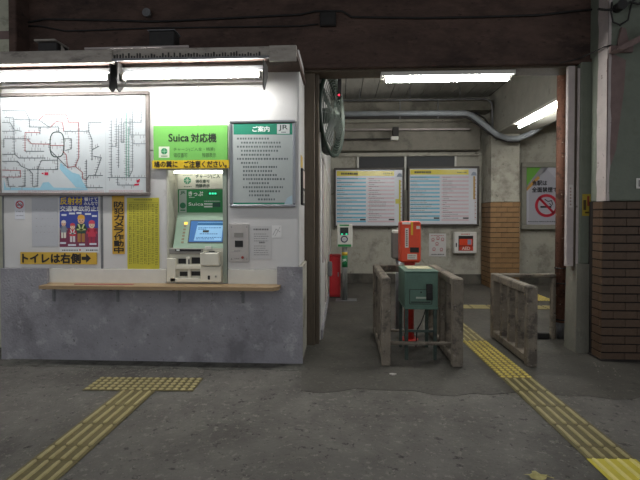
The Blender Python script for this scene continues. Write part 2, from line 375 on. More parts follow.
def brick(x0, x1, y0, y1, z0, z1, mat, parent):
    k = (round(x1-x0, 3), round(y1-y0, 3), round(z1-z0, 3), mat.name)
    if k not in BR: BR[k] = brick_mesh(*k[:3], mat)
    o = bpy.data.objects.new('brick', BR[k]); col.objects.link(o); o.parent = parent
    o.location = Vector(((x0+x1)/2+random.uniform(-.001, .001), (y0+y1)/2+random.uniform(-.002, .002), (z0+z1)/2))-ORI[parent.name]
def brickwork(xa, xb, yf, yr, ztop, n, mat, parent, L=.22, T=.05, j=.004, jh=.013):
    h = ztop/n
    for i in range(n):
        za, zb_ = i*h+jh/2, (i+1)*h-jh/2
        x = xa-(L/2 if i % 2 else 0)
        while x < xb-.01:
            a, b = max(x, xa), min(x+L, xb)
            if b-a > .03: brick(a+(j/2 if a > xa else 0), b-j/2 if b < xb else b, yf, yf+T, za, zb_, mat, parent)
            x += L
        y = yf+T+j/2
        while y < yr-.02:
            b = min(y+L*(.5 if (i % 2 and y < yf+T+.02) else 1), yr); brick(xa, xa+T, y, b-j/2, za, zb_, mat, parent); y = b+j/2
brickwork(cx0, cx1, cyf, BACK, zb, 17, brick_m2, cb, L=.23)

# ---- big beam / bulkhead above the opening
bh = thing('wall_upper', 'sooty dark brown plaster beam wall above the office and the gate', 'wall', (0, 5, BEAM_Z), kind='structure')
bxr = PX(597, BEAM_Y, 30)
bx('plaster_face', bulk, bh, -3.75, bxr, BEAM_Y, BEAM_Y1, BEAM_Z, 4.75, .01)
bx('lower_ledge', bulk, bh, PX(306, BEAM_Y), bxr, BEAM_Y-.03, BEAM_Y, BEAM_Z, BEAM_Z+.05, .006)
tag(bx('wall_inner_right', bulk, None, bxr, 8, 5.06, BEAM_Y1, 0, 4.75), 'dark wall behind the brick pillar at the right', 'wall', kind='structure')
ceil2 = tag(bx('ceiling_hall', bulk, None, -9, 9, 1.4, 5.2, 4.75, 4.95), 'dark ceiling slab over the front hall', 'ceiling', kind='structure')
# door frame under the beam
fr = thing('door_1', 'brown wooden door frame around the open ticket gate passage', 'door frame', (1.1, 5, 0), kind='structure')
JX = [PX(p, 4.85, 150) for p in (567.5, 574.5, 578)]; EX = [PX(p, 4.845, 150) for p in (577.2, 579.6)]
jx0, jx1 = PX(304, 5.0), PX(319, 5.0)
bx('jamb', jamb_m, fr, jx0, jx1-.045, 4.95, 5.17, 0, BEAM_Z, .006)
bx('jamb', jamb_m, fr, jx1-.045, jx1, 5.0, 5.17, 0, BEAM_Z, .006)
bx('head_rail', jamb_m, fr, jx0, JX[2], 4.9, 5.17, BEAM_Z-.022, BEAM_Z, .006)
bx('jamb', jamb_m, fr, JX[1], JX[2], 4.872, 4.9, .9, BEAM_Z-.022, .004)
bx('jamb', oldwhite, fr, JX[0], JX[1], 4.85, 4.90, .95, BEAM_Z-.022, .004)
bx('edge_strip', oldwhite, fr, EX[0], EX[1], 4.845, 4.86, .95, BEAM_Z-.05, .003)
# ---- right pillars
pc = thing('wall_gate_post', 'green plastered gate post on a grey concrete base beside the brick pillar', 'pillar', (2.75, 5, 0), kind='structure')
zc = PZ(264, 4.82, 585)
bx('plaster_face', green_pl, pc, PX(580, 4.835, 150), PX(600, 4.835, 150), 4.835, 5.06, zc, BEAM_Z+.02, .012)
ba, bb = PX(576.5, 4.82, 320), PX(593.5, 4.82, 320); m = MB(); m.hexa([(ba-.015, 4.805, 0), (bb, 4.805, 0), (bb, 5.05, 0), (ba-.015, 5.05, 0), (ba, 4.82, zc), (bb, 4.82, zc), (bb, 5.05, zc), (ba, 5.05, zc)])
m.build('concrete_base', base_conc, pc)
wr = thing('wall_right', 'pillar with brown bricks below and flaking green plaster above', 'pillar', (3.3, 4.8, 0), kind='structure')
zbr = PZ(201, 4.57, 610)
PXL = PX(608, 4.535, 120); PXB = PX(601.5, 4.57, 300)
bx('plaster_face', green_pl, wr, PXL+.004, 4.1, 4.535, 5.05, zbr, 4.75, .012)
m = MB(); zs = [zbr+i*.12 for i in range(26)]
prof = [(PXL-.004, 4.715+random.uniform(-.012, .01), z) for z in zs]+[(PXL-.004, 4.55, z) for z in zs[::-1]]
m.prism(prof, (.006, 0, 0)); m.build('white_paint_band', oldwhite, wr)
m = MB(); rag = [(PXL+.012, zbr+.0)]
fr_pts = [(PXL-.003, zs[0])]+[(PXL+.01+random.uniform(0, .022), z) for z in zs]+[(PXL-.003, zs[-1])]
m.prism([(x, 4.531, z) for x, z in fr_pts], (0, .006, 0)); m.build('white_paint_band', oldwhite, wr)
q = [(609, 52), (626, 60), (624, 90), (620, 120), (616, 150), (611, 165), (607, 168), (607, 60)]
fl = Flat(4.5325); fl.poly(q); fl.build('bare_plaster_streak', pink_pl, wr)
bx('mortar_core', mortar, wr, PXB+.012, 4.09, 4.58, 5.05, 0, zbr)
brickwork(PXB, 4.1, 4.57, 4.745, zbr, 19, brick_m, wr, L=.24)
bx('plinth', mortar, wr, PXB-.015, 4.1, 4.54, 4.8, 0, .02, .01)
# left pillar at the edge of the picture and the wall beside the office
lp = thing('wall_left', 'green pillar, its colour lightened for daylight, with a mauve band at the upper left edge', 'pillar', (-4.2, 4.8, 0), kind='structure')
lx = PX(15, 4.7, 25)
bx('plaster_face', daylit_green, lp, -4.6, lx, 4.68, 5.2, 0, 4.75, .015)
bx('mauve_band', pink_pl, lp, -4.58, lx-.05, 4.674, 4.69, PZ(40, 4.7, 5), PZ(32, 4.7, 5))
bx('dark_edge', bulk, lp, lx-.05, lx+.04, 4.66, 4.9, 2.9, 4.75, .01)
bx('plaster_face', bulk, lp, -9, -4.6, 5.0, 5.2, 0, 4.75)

# ================================================================== TICKET OFFICE FRONT
wf = thing('wall_office', 'front wall of the ticket office, white panels over grey concrete', 'wall', (-1.9, YB, 0), kind='structure')
XL, XR = PX(3.5, YB, 260), PX(298, YB, 150)
ZT = 3.06
OX0, OX1 = PX(167, YB, 220), PX(227.5, YB, 220)                     # ticket machine opening
OZ0, OZ1 = PZ(283, YB, 200), PZ(167, YB, 200)
seam = PX(102, YB, 230); seam2 = PX(198, YB, 110)
zb0 = PZ(283, YB, 150); zpb = PZ(269, YB, 150)
g = .003
def panel(a, b, z0, z1): bx('wall_panel', white_panel, wf, a+g, b-g, YB, YB+.03, z0+g, z1-g, .003)
zm = PZ(150, YB, 200)
panel(XL, seam, zpb, ZT); panel(seam, OX0, zpb, zm); panel(OX0, OX1, OZ1, zm); panel(OX1, XR, zpb, zm); panel(seam, seam2, zm, ZT); panel(seam2, XR, zm, ZT)
cl, cr = PX(47, YC, 275), PX(277, YC, 275)
bx('white_rail', offwhite, wf, cl, OX0-.004, YB-.012, YB+.03, zb0-.05, zpb, .003)
bx('white_rail', offwhite, wf, OX1+.004, cr, YB-.012, YB+.03, zb0-.05, zpb, .003)
XRB = PX(302.5, YC, 320); zs_ = PZ(284, YC, 150)
zl_, zr_ = PZ(268.5, YC, 20), PZ(267, YC, 290)
m = MB(); m.prism([(XL, YC, 0), (XRB, YC, 0), (XRB, YC, zr_), (cr, YC, zr_), (cr, YC, zs_), (cl, YC, zs_), (cl, YC, zl_), (XL, YC, zl_)], (0, .042, 0)); m.build('concrete_base', concrete, wf)
bx('core_wall', plaster, wf, XL, OX0-.1, YB+.03, YB+.15, 0, ZT); bx('core_wall', plaster, wf, OX1+.1, XR, YB+.03, YB+.15, 0, ZT)
bx('side_return', plaster, wf, XRB-.1, XRB-.01, YC+.02, 5.17, 0, PZ(267, YC, 290), .01)
bx('side_return', white_panel, wf, XR-.1, XR+.012, YB+.005, 5.17, PZ(267, YC, 290), 3.18, .008)
bx('side_return', plaster, wf, XL, XL+.1, YC+.1, 5.17, 0, ZT)
bx('joint_strip', steel, wf, seam-.012, seam+.012, YB-.006, YB, zpb, PZ(196, YB, 102), .001)
bx('joint_strip', steel, wf, XL-.004, XL+.012, YB-.006, YB, zpb, PZ(196, YB, 10), .001)
# small box at the passage corner (dark intercom with papers)
n1 = thing('notice_holder', 'narrow dark notice holder with papers on the office corner by the jamb', 'notice holder', (XR+.03, 4.62, PZ(205, 4.62)))
hx = PX(300.5, 4.55)
bx('holder_back', dark_steel, n1, XR+.012, XR+.035, 4.5, 4.75, PZ(205, 4.6), PZ(169, 4.6), .003)
bx('paper', ink('#c9b8ae'), n1, XR+.035, XR+.037, 4.53, 4.72, PZ(188, 4.6), PZ(171, 4.6))
bx('paper', ink('#a09a92'), n1, XR+.035, XR+.037, 4.53, 4.72, PZ(203, 4.6), PZ(191, 4.6))
tagp = bx('yellow_slip', ink('#c9a84a'), n1, XR+.012, XR+.016, 4.5, 4.7, PZ(168, 4.6), PZ(156, 4.6))
# canopy fascia
cn = thing('trim_1', 'dusty grey canopy board along the top of the ticket office', 'canopy', (-1.9, 3.9, 2.9), kind='structure')
YF = 3.86
xs1 = PX(112, YF, 55); xe = PX(269, YF, 50); xl = PX(-40, YF, 55)
zf0, zf1 = PZ(63, YF, 60), PZ(50.3, YF, 60)
bx('fascia_board', fascia_m, cn, xl, xs1, YF, YF+.05, zf0, zf1, .006)
bx('fascia_board', fascia_m, cn, xs1, PX(296.5, YF, 50), YF+.012, YF+.05, PZ(57, YF, 200), zf1+.005, .006)
bx('canopy_slab', bulk, cn, xl, PX(296.5, YF, 50), YF+.05, BEAM_Y, zf1-.045, zf1-.005)
bx('angle_iron', steel, cn, xs1, xe, YF-.01, YF+.012, PZ(59.5, YF, 200), PZ(57, YF, 200), .003)
bx('soffit_board', bulk, cn, xl, xs1, YF+.05, YB, zf0+.03, zf0+.05)
bx('fascia_board', fascia_m, cn, xe, PX(296.5, YF, 50), YF-.004, YF+.012, PZ(61.5, YF, 285), zf1+.004, .004)
bx('soffit_board', bulk, cn, xs1, PX(296.5, YF, 50), YF+.05, YB, zf1-.07, zf1-.05)
m = MB(); 
for i in range(52):                        # drips of dust hanging along the board
    x = PX(114+i*2.85, YF, 53); m.box(x-.004-random.random()*.004, x+.004+random.random()*.004, YF+.004, YF+.0125, PZ(57, YF, 200), PZ(57, YF, 200)+random.uniform(.015, .05))
o = m.build('dust_fringe', dark_steel, cn); o['kind'] = 'stuff'
# things on top of the canopy / on the beam wall
def wpipe(name, label, cat, pts, r, mat, Y, n=8):
    return tag(MB().tube([P(x, y, Y=Y-r-.004) for x, y in pts], r, n).build(name, mat), label, cat)
wpipe('conduit', 'upper dark conduit running along the brown beam wall to the right pillar', 'pipe', [(20, 24), (30, 22), (45, 19), (120, 20.5), (150, 21.5), (180, 20.5), (300, 14.5), (316, 11), (342, 11), (352, 17), (420, 18), (480, 17), (540, 15), (575, 11), (598, 9)], .012, dark_steel, BEAM_Y)
wpipe('cable', 'thin black cable sagging along the beam wall above the office', 'cable', [(20, 26), (40, 26), (65, 31), (100, 30), (150, 28), (230, 27), (300, 26), (318.5, 24)], .009, dark_steel, BEAM_Y)
jb = thing('junction_box', 'small dark junction box on the beam wall left of the gate lamp', 'junction box', tuple(P(327, 25, Y=BEAM_Y)))
a, b = P(320, 14, Y=BEAM_Y), P(336, 27, Y=BEAM_Y)
bx('box_body', dark_steel, jb, a.x, b.x, BEAM_Y-.05, BEAM_Y, b.z, a.z, .006); bx('box_lid', dark_steel, jb, a.x+.012, b.x-.012, BEAM_Y-.056, BEAM_Y-.05, b.z+.012, a.z-.012, .002)
kn = thing('insulator_knob', 'round grey insulator knob on the beam wall above the office', 'knob', tuple(P(149, 15, Y=BEAM_Y)))
c = P(149, 15, Y=BEAM_Y); MB().tube([(c.x, BEAM_Y, c.z), (c.x, BEAM_Y-.06, c.z)], .035, 14).build('knob_body', grey_pl, kn)
MB().tube([(c.x, BEAM_Y-.06, c.z), (c.x, BEAM_Y-.07, c.z)], .048, 14).build('knob_cap', steel, kn)
tb = thing('timber_offcut', 'grey wooden bracket block lying on the canopy near the left pillar', 'block', tuple(P(50, 50, Y=4.3)))
zt = zf1
a = P(41, 41, Y=4.3).x; b = P(60, 41, Y=4.3).x; zt2 = PZ(44, 4.3, 50)
bx('block', dark_steel, tb, a, b, 4.25, 4.45, zt-.005, zt2, .008); bx('cap_board', fascia_m, tb, a-.02, b, 4.22, 4.45, zt2, zt2+.02, .004)
m = MB(); c = P(62, 42, Y=4.35); d = P(73, 49, Y=4.35); m.tube([(b-.02, 4.33, zt2), (d.x, 4.33, zt)], .02, 6); m.build('brace', fascia_m, tb)
c0, c1 = P(86, 46.5, Y=4.1), P(189, 43.5, Y=4.1)
c0, c1 = P(86, 46.5, Y=3.9), P(189, 43.5, Y=3.9); tag(MB().tube([(c0.x, 3.885, zt+.018), (c1.x, 3.885, zt+.02)], .013, 8).build('metal_tube', oldwhite), 'pale metal tube lying along the canopy top', 'pipe')
a, b = P(151, 37, Y=4.3), P(176, 37, Y=4.3)
bk = thing('metal_channel', 'dark metal channel block resting on the canopy behind the pale tube', 'block', (a.x, 4.3, zt))
bx('block', dark_steel, bk, a.x, b.x, 4.25, 4.4, zt-.005, PZ(33, 4.3, 160), .008); bx('cap_plate', steel, bk, a.x-.01, b.x+.01, 4.24, 4.41, PZ(33, 4.3, 160), PZ(33, 4.3, 160)+.012, .003)

# ---- canopy lamps
def canopy_lamp(px0, px1, label):
    y = 3.99; x0, x1 = PX(px0, y, 75), PX(px1, y, 75)
    zt_, = (PZ(76, y, 190),)
    t = thing('fluorescent_lamp', label, 'lamp', (x0, y, zt_-.1), 'tube lamps under the canopy')
    bx('housing', steel, t, x0, x1, y+.02, y+.13, zt_+.05, zt_+.10, .006)
    m = MB(); m.hexa([(x0+.01, y+.05, zt_-.004), (x1-.01, y+.05, zt_-.004), (x1-.01, y+.06, zt_-.004), (x0+.01, y+.06, zt_-.004), (x0+.01, y+.02, zt_+.05), (x1-.01, y+.02, zt_+.05), (x1-.01, y+.07, zt_+.055), (x0+.01, y+.07, zt_+.055)])
    m.build('reflector', offwhite, t)
    MB().tube([(x0+.045, y-.005, zt_), (x1-.045, y-.005, zt_)], .021, 14).build('tube', tube_c, t)
    for a in (x0+.022, x1-.045): bx('tube_holder', grey_pl, t, a, a+.023, y-.03, y+.03, zt_-.035, zt_+.03, .003)
    zl = PZ(84.5, y-.06, 190); bx('lower_rail', fascia_m, t, x0, x1, y-.07, y-.055, zl-.012, zl+.012, .003)
    for a in (x0, x1): 
        m = MB(); m.prism([(a, y-.06, zt_+.12), (a, y+.14, zt_+.12), (a, y+.14, zt_+.02), (a, y-.02, zl-.05), (a, y-.075, zl-.03)], (.012, 0, 0)); m.build('end_bracket', dark_steel, t)
    return t
canopy_lamp(-28, 113, 'left fluorescent tube lamp under the canopy, above the route map')
canopy_lamp(120, 264, 'right fluorescent tube lamp under the canopy, above the ticket machine')

# ---- counter shelf
sh = thing('counter_shelf', 'long narrow wooden counter shelf below the ticket machine', 'shelf', (-1.9, YC, .7))
a, b = PX(39, 4.12, 286), PX(278, 4.12, 286); zt = PZ(283.2, YB-.01, 160)
m = MB(); m.prism([(a, 4.115, zt-.035), (b-.05, 4.115, zt-.035), (b, 4.175, zt-.035), (b, YC, zt-.035), (cr-.004, YC, zt-.035), (cr-.004, YB-.013, zt-.035), (cl+.004, YB-.013, zt-.035), (cl+.004, YC, zt-.035), (a, YC, zt-.035)], (0, 0, .035)); m.build('shelf_board', wood, sh)
for k, px in enumerate((54, 118, 179.5, 243)):
    x = PX(px, YC, 295); br = bx('bracket', steel, sh, x-.014, x+.014, YC-.008, YC, zt-.19, zt-.035, .002)
    bx('bracket_arm', dark_steel, br, x-.012, x+.012, 4.145, YC-.008, zt-.045, zt-.035)
for px in (85, 108, 140): pass
rs = MB(); xa, xb = PX(80, 4.3, 284), PX(137, 4.3, 284)
rs.box(xa, xb, 4.20, 4.24, zt, zt+.006, .001); rs.build('red_strip', ink('#a8615c'), sh)

# ---- framed boards helper
def paper(name, label, cat, x0, y0, x1, y1, Y, mat, th=.004, group=None):
    a, b = P(x0, (y0+y1)/2, Y=Y), P(x1, (y0+y1)/2, Y=Y); xm = (x0+x1)/2
    za, zb = P(xm, y1, Y=Y).z, P(xm, y0, Y=Y).z
    t = thing(name, label, cat, ((a.x+b.x)/2, Y, za), group)
    bx('sheet', mat, t, a.x, b.x, Y-th, Y, za, zb); return t
def frame(t, x0, y0, x1, y1, Y, wd, depth, mat, bev=.006):
    xm, ym = (x0+x1)/2, (y0+y1)/2
    ax, bx_ = P(x0, ym, Y=Y).x, P(x1, ym, Y=Y).x; az, bz = P(xm, y1, Y=Y).z, P(xm, y0, Y=Y).z
    for k, r in enumerate(((ax, bx_, bz-wd, bz), (ax, bx_, az, az+wd), (ax, ax+wd, az+wd, bz-wd), (bx_-wd, bx_, az+wd, bz-wd))):
        bx('frame_bar', mat, t, r[0], r[1], Y-depth, Y, r[2], r[3], bev)
    return ax, bx_, az, bz
# route map
YM = YB-.006
t = thing('route_map_board', 'large framed railway route and fare map under the left lamp', 'map board', (PX(75, YM), YM, PZ(196, YM)))
ax, bx2, az, bz = frame(t, -.5, 93.3, 150.5, 196, YM, .034, .045, frame_br)
bx('map_panel', acry, t, ax+.02, bx2-.02, YM-.02, YM, az+.02, bz-.02)
YP = YM-.0212
def z5(q): return [(x/4, 80+y/4) for x, y in q]
sea = Flat(YP)
sea.poly(z5([(15, 398), (24, 430), (160, 431), (172, 410), (195, 408), (215, 430), (350, 434), (350, 441), (15, 441)]))
sea.poly(z5([(242, 330), (238, 355), (255, 375), (285, 408), (305, 430.5), (350, 433), (330, 405), (318, 378), (290, 370), (265, 352)]))
sea.build('sea_area', ink('#93bfd2', .2), t)
Lg = [[(10, 122), (100, 122), (115, 150), (118, 160)], [(20, 150), (55, 152), (57, 295), (75, 312), (180, 312)], [(10, 170), (40, 170), (57, 200), (85, 205)], [(10, 205), (57, 205)],
      [(60, 158), (118, 160), (155, 160), (200, 190)], [(118, 160), (118, 188), (235, 188), (235, 205)], [(15, 270), (15, 235), (57, 235), (120, 236)], [(100, 285), (175, 285)], [(10, 297), (60, 297)],
      [(10, 325), (70, 325), (85, 345), (115, 358), (230, 358), (230, 310)], [(150, 358), (165, 322), (230, 320)], [(30, 388), (35, 425), (60, 425)], [(100, 358), (100, 425), (75, 425)], [(115, 358), (130, 375), (130, 425), (150, 425), (152, 358)],
      [(255, 205), (355, 205), (355, 170), (405, 170)], [(355, 205), (368, 240), (368, 320)], [(368, 280), (395, 265)], [(255, 235), (285, 235), (285, 275), (262, 282)], [(345, 320), (345, 430), (410, 430)], [(345, 400), (355, 382), (410, 382)], [(380, 382), (405, 310), (375, 305)],
      [(205, 285), (265, 345)], [(160, 188), (160, 215)]]
Rg = [[(155, 160), (180, 138), (265, 138), (275, 170), (315, 170), (315, 310), (300, 345), (270, 350), (265, 300), (252, 285)], [(100, 285), (100, 210), (160, 210)], [(110, 236), (125, 255), (200, 257)], [(200, 190), (225, 165), (250, 170), (255, 205)], [(10, 388), (82, 388), (82, 362), (10, 360)], [(300, 345), (330, 370), (330, 395), (345, 400)], [(203, 262), (255, 262)]]
Tg = [[(445, 160), (445, 390)], [(465, 150), (465, 265), (445, 265)], [(485, 150), (485, 250)], [(474, 180), (474, 350)], [(432, 390), (585, 390)], [(470, 392), (470, 420), (540, 420)], [(490, 102), (530, 102), (530, 360), (515, 390)], [(565, 110), (565, 170), (495, 170), (495, 250), (485, 250)], [(520, 150), (520, 220), (580, 220)], [(530, 255), (582, 255)]]
Gg = [[(505, 130), (505, 390)], [(515, 190), (515, 388)]]
loop = [(228+28*math.copysign(abs(math.cos(a))**.7, math.cos(a)), 258+50*math.copysign(abs(math.sin(a))**.7, math.sin(a))) for a in [i*math.pi/16 for i in range(33)]]
def routes(lines, wd, name, c, ticks=True):
    k = Flat(YP-.0004)
    for L in lines:
        f = Flat(YP-.0006); f.line(z5(L), wd); f.build(name, ink(c, .2), t)
        if ticks:
            for (x0, y0), (x1, y1) in zip(L, L[1:]):
                l = math.hypot(x1-x0, y1-y0); s = 5
                while s < l-3:
                    x, y = x0+(x1-x0)*s/l, y0+(y1-y0)*s/l; hgt = random.uniform(7, 15)
                    if abs(x1-x0) > abs(y1-y0): k.poly(z5([(x, y-hgt), (x+2.6, y-hgt), (x+2.6, y-2), (x, y-2)])) if random.random() < .6 else k.poly(z5([(x, y+2), (x+2.6, y+2), (x+2.6, y+hgt), (x, y+hgt)]))
                    else: k.poly(z5([(x-hgt*.8, y), (x+4, y), (x+4, y+2.4), (x-hgt*.8, y+2.4)]))
                    s += random.uniform(7, 13)
    if ticks: k.build('station_names', ink('#9a9c9e', .2), t)
routes(Lg, .7, 'route_line', '#6c7478'); routes(Rg, .7, 'route_line', '#a8686a'); routes(Tg, .65, 'route_line', '#7a8387'); routes(Gg, .65, 'route_line', '#5a9a84'); routes([loop], 1.0, 'loop_line', '#5a6863')
f = Flat(YP-.0008)
f.poly(z5([(178, 369), (193, 369), (193, 381), (178, 381)])); f.poly(z5([(164, 373), (174, 370), (174, 378)])); f.poly(z5([(537, 416), (556, 414), (556, 421), (537, 423)])); f.poly(z5([(545, 402), (560, 395), (558, 408), (548, 412)])); f.build('red_marks', ink('#c2304a', .2), t)
f = Flat(YP-.0008); f.dashes(52, 101, 98.5, 1.6, 1, 2.6, 1.0); f.dashes(110, 140, 98.3, 2.0, 1.2, 2.4, .5); f.dashes(118, 131, 100.6, .8, .5, 1.5, .4); f.build('title_lettering', ink('#7b8084', .2), t)
f = Flat(YP-.0008); f.disc(108, 98.3, .8); f.disc(142.3, 98, .8); f.build('title_dots', ink('#3b6f8a', .2), t)
f = Flat(YP-.0008)
for yy in (191.0, 192.2): f.dashes(18, 104, yy, .45, .6, 2, .4); f.dashes(109, 144, yy-.5, .45, .6, 2, .4)
f.build('footnote_lettering', ink('#b98a8c', .2), t)
f = Flat(YP-.0003); f.rect(105.4, 108, 105.8, 193); f.build('panel_joint', ink('#b9bfc2', .2), t)

# no smoking sticker
t = paper('no_smoking_sticker', 'small white no-smoking sticker below the left end of the route map', 'sticker', 14.8, 199.5, 24.8, 219.2, YB-.001, ink('#dadbe2'), .002)
f = Flat(YB-.0036); f.annulus(19.6, 204.6, 2.9, 4.1, 22); f.line([(17.4, 202.2), (21.8, 207)], 1.0); f.build('prohibition_ring', ink('#c24a55'), t)
f = Flat(YB-.0034); f.rect(17, 204.4, 22, 205.6); f.line([(20.5, 203.6), (21.6, 202.4)], .5); f.build('cigarette_symbol', ink('#5a5a60'), t)
f = Flat(YB-.0034); f.dashes(16.5, 23, 211.6, 1.1, .7, 1.2, 1.2); f.dashes(16, 23.6, 215.6, .7, .6, 1.2, .4); f.build('small_print', ink('#8a8a90'), t)
# faded rectangle: old notice
t = paper('faded_notice', 'pale faded blank notice left of the traffic safety poster', 'notice', 32, 198, 58, 246.5, YB-.001, ink('#bcbdc2'), .0015)
f = Flat(YB-.0028)
for yy in (208, 217, 226, 234): f.dashes(36, 55, yy+random.uniform(-2, 2), .35, .4, 1.2, 3.5)
f.build('scratch_marks', ink('#8f8583'), t)
# traffic safety poster
t = paper('safety_poster', 'colourful traffic safety poster with four cartoon people on blue and red', 'poster', 59.4, 196.5, 99.2, 253.2, YB-.0035, ink('#dadde0'), .003)
Y0 = YB-.0068
f = Flat(Y0); f.rect(59.6, 196.7, 98.2, 228); f.build('blue_ground', ink('#39479a'), t)
f = Flat(Y0); f.poly([(59.6, 228), (98.2, 228), (98.2, 247), (59.6, 247)]); f.build('red_ground', ink('#7d3450'), t)
text('反射材', 60.2, 197.4, 82.4, 204.6, Y0-.002, ink('#e3c23c'), t, bold=.03)
text('着けて', 84, 197.2, 97.6, 201, Y0-.002, ink('#e8e8ec'), t, bold=.03)
text('みんなで', 84, 201.6, 97.6, 205.2, Y0-.002, ink('#e8e8ec'), t, bold=.03)
text('交通事故防止!', 60, 206, 98, 211.2, Y0-.002, ink('#e8e8ec'), t, bold=.03)
def person_print(x, y, s, hat, skin, top, bottom, vest=None):
    f = Flat(Y0-.001); f.poly([(x-3.4*s, y+4*s), (x+3.4*s, y+4*s), (x+4*s, y+13*s), (x-4*s, y+13*s)]); f.poly([(x-3*s, y+4.4*s), (x-5.6*s, y+9*s), (x-4.4*s, y+10*s), (x-2.4*s, y+7*s)]); f.poly([(x+3*s, y+4.4*s), (x+2.4*s, y+7*s), (x+4.4*s, y+10*s), (x+5.6*s, y+9*s)]); f.build('figure_jacket', ink(top), t)
    f = Flat(Y0-.0013); f.rect(x-3.2*s, y+12.6*s, x-.4*s, y+20*s); f.rect(x+.4*s, y+12.6*s, x+3.2*s, y+20*s); f.build('figure_trousers', ink(bottom), t)
    f = Flat(Y0-.0016); f.disc(x, y+1*s, 3*s, 3.3*s); f.build('figure_face', ink(skin), t)
    f = Flat(Y0-.0019); f.poly([(x-3.4*s, y-.2*s), (x-2.6*s, y-3*s), (x, y-4*s), (x+2.6*s, y-3*s), (x+3.4*s, y-.2*s)]); f.build('figure_hat', ink(hat), t)
    f = Flat(Y0-.0020); f.rect(x-1.5*s, y+.7*s, x-.8*s, y+1.5*s); f.rect(x+.8*s, y+.7*s, x+1.5*s, y+1.5*s); f.rect(x-1*s, y+2.6*s, x+1*s, y+3*s); f.build('figure_features', ink('#4a2c2a'), t)
    if vest:
        f = Flat(Y0-.0018); f.poly([(x-3.2*s, y+4.4*s), (x-1.8*s, y+4.4*s), (x+.8*s, y+11*s), (x-.8*s, y+11*s)]); f.poly([(x+3.2*s, y+4.4*s), (x+1.8*s, y+4.4*s), (x-.8*s, y+11*s), (x+.8*s, y+11*s)]); f.rect(x-3.8*s, y+8.5*s, x+3.8*s, y+9.8*s); f.build('reflective_vest', ink(vest), t)
person_print(63.6, 223, .75, '#e0d4c8', '#e3b79b', '#8a8f9a', '#e2ddd0'); person_print(72.6, 226, .8, '#c63a48', '#e9c4aa', '#c8384a', '#d8d0d2', '#e8e4e6')
person_print(81.2, 219, 1.15, '#e0a83c', '#e3b08e', '#2f4a40', '#b07a44', '#c9d28a'); person_print(91.8, 224, 1.0, '#d0485c', '#e9c4aa', '#c63a50', '#a8304a')
for (x, y, wd) in ((64, 215, 5), (72, 213.5, 6), (79, 213, 5), (88, 214, 6), (94.5, 216, 5), (63, 243, 6), (72, 245, 8), (82, 244.5, 6), (93, 244, 7)): f = Flat(Y0-.0022); f.rect(x-wd/2, y-.9, x+wd/2, y+.9); f.build('caption_strip', ink('#d9dce6'), t)
f = Flat(Y0); f.dashes(62, 78, 250.2, 1.1, .8, 1.8, .5); f.dashes(86, 98, 250.2, 1.4, .8, 1.8, .5); f.build('small_print', ink('#5a5f66'), t)
f = Flat(Y0); f.disc(80, 250, .9); f.build('red_emblem', ink('#c23a3a'), t)
# yellow toilet sign
t = paper('toilet_sign', 'yellow strip sign pointing right to the toilet below the poster', 'sign', 20.5, 252.2, 97, 264.2, YB-.008, ink('#d2ab3e'), .003)
text('トイレは右側', 22.5, 253.4, 80.5, 263.2, YB-.0115, ink('#231f1c'), t, bold=.045)
f = Flat(YB-.0115); f.poly([(81.5, 256.6), (86, 256.6), (86, 253.6), (91, 258.3), (86, 263), (86, 260), (81.5, 260)]); f.build('arrow', ink('#231f1c'), t)
# vertical camera sign
t = paper('camera_sign', 'vertical orange-yellow security camera strip sign right of the poster', 'sign', 112.3, 195.5, 124.6, 254, YB-.001, ink('#d2a437'), .003)
for i, ch in enumerate('防犯カメラ作動中'):
    y = 201.6+i*6.5; text(ch, 114, y, 123.6, y+5.8, YB-.0045, ink('#231c14'), t, bold=.04)
# yellow fare list
t = paper('fare_list', 'tall bright yellow fare table sheet beside the ticket machine', 'notice', 127.3, 197.8, 159.3, 269.2, YB-.004, ink('#c8bf3c'), .003)
f = Flat(YB-.0078); f.dashes(134, 152, 199.8, 1.2, 1, 2.2, .5)
for c_ in range(8):
    x = 129.2+c_*3.75; y = 204
    while y < 264: f.rect(x, y, x+random.uniform(.8, 1.4), y+random.uniform(1, 2)); f.rect(x+1.7, y, x+1.7+random.uniform(.5, .9), y+1.4); y += random.uniform(1.8, 2.6)
f.rect(128.5, 202.4, 158.2, 202.7); f.build('fare_figures', ink('#8f8a2c'), t)

# green Suica sign over the machine
YG = YB-.035
t = paper('machine_header_sign', 'light green illuminated-style header sign above the ticket machine', 'sign', 155, 126.2, 228, 163, YB-.001, ink('#6fb455'), .034)
YS = YG-.0008
text('Suica', 168.6, 134, 188.8, 141.4, YS, ink('#1f2a1c'), t, bold=.03)
text('対応機', 191, 133.6, 216.4, 142.2, YS, ink('#1f2a1c'), t, bold=.03)
f = Flat(YS); f.rect(158.8, 146.6, 169.4, 157.6); f.build('logo_square', ink('#d5dcc8'), t)
f = Flat(YS-.0006); f.disc(164.2, 151.2, 3.2); f.build('logo_disc', ink('#2f8a5a'), t)
f = Flat(YS-.001); f.line([(161.6, 151.2), (166.8, 151.2)], .5); f.line([(164.2, 148.6), (164.2, 153.8)], .5); f.build('logo_cross', ink('#9fd0a8'), t)
f = Flat(YS-.0006); f.rect(161, 155.6, 167.5, 156.6); f.build('logo_caption', ink('#6a8a5c'), t)
text('チャージ(ご入金・精算)', 173.5, 147.6, 215, 151.4, YS, ink('#33502a'), t, bold=.0)
text('領収書可', 173.5, 153, 187.5, 157.4, YS, ink('#33502a'), t); text('残額表示', 202, 153, 216, 157.4, YS, ink('#33502a'), t)
t = paper('pigeon_warning_tape', 'yellow warning tape about pigeon droppings across the green header sign', 'sign', 152.2, 160.2, 229, 168.4, YG-.004, ink('#d8b51e'), .003)
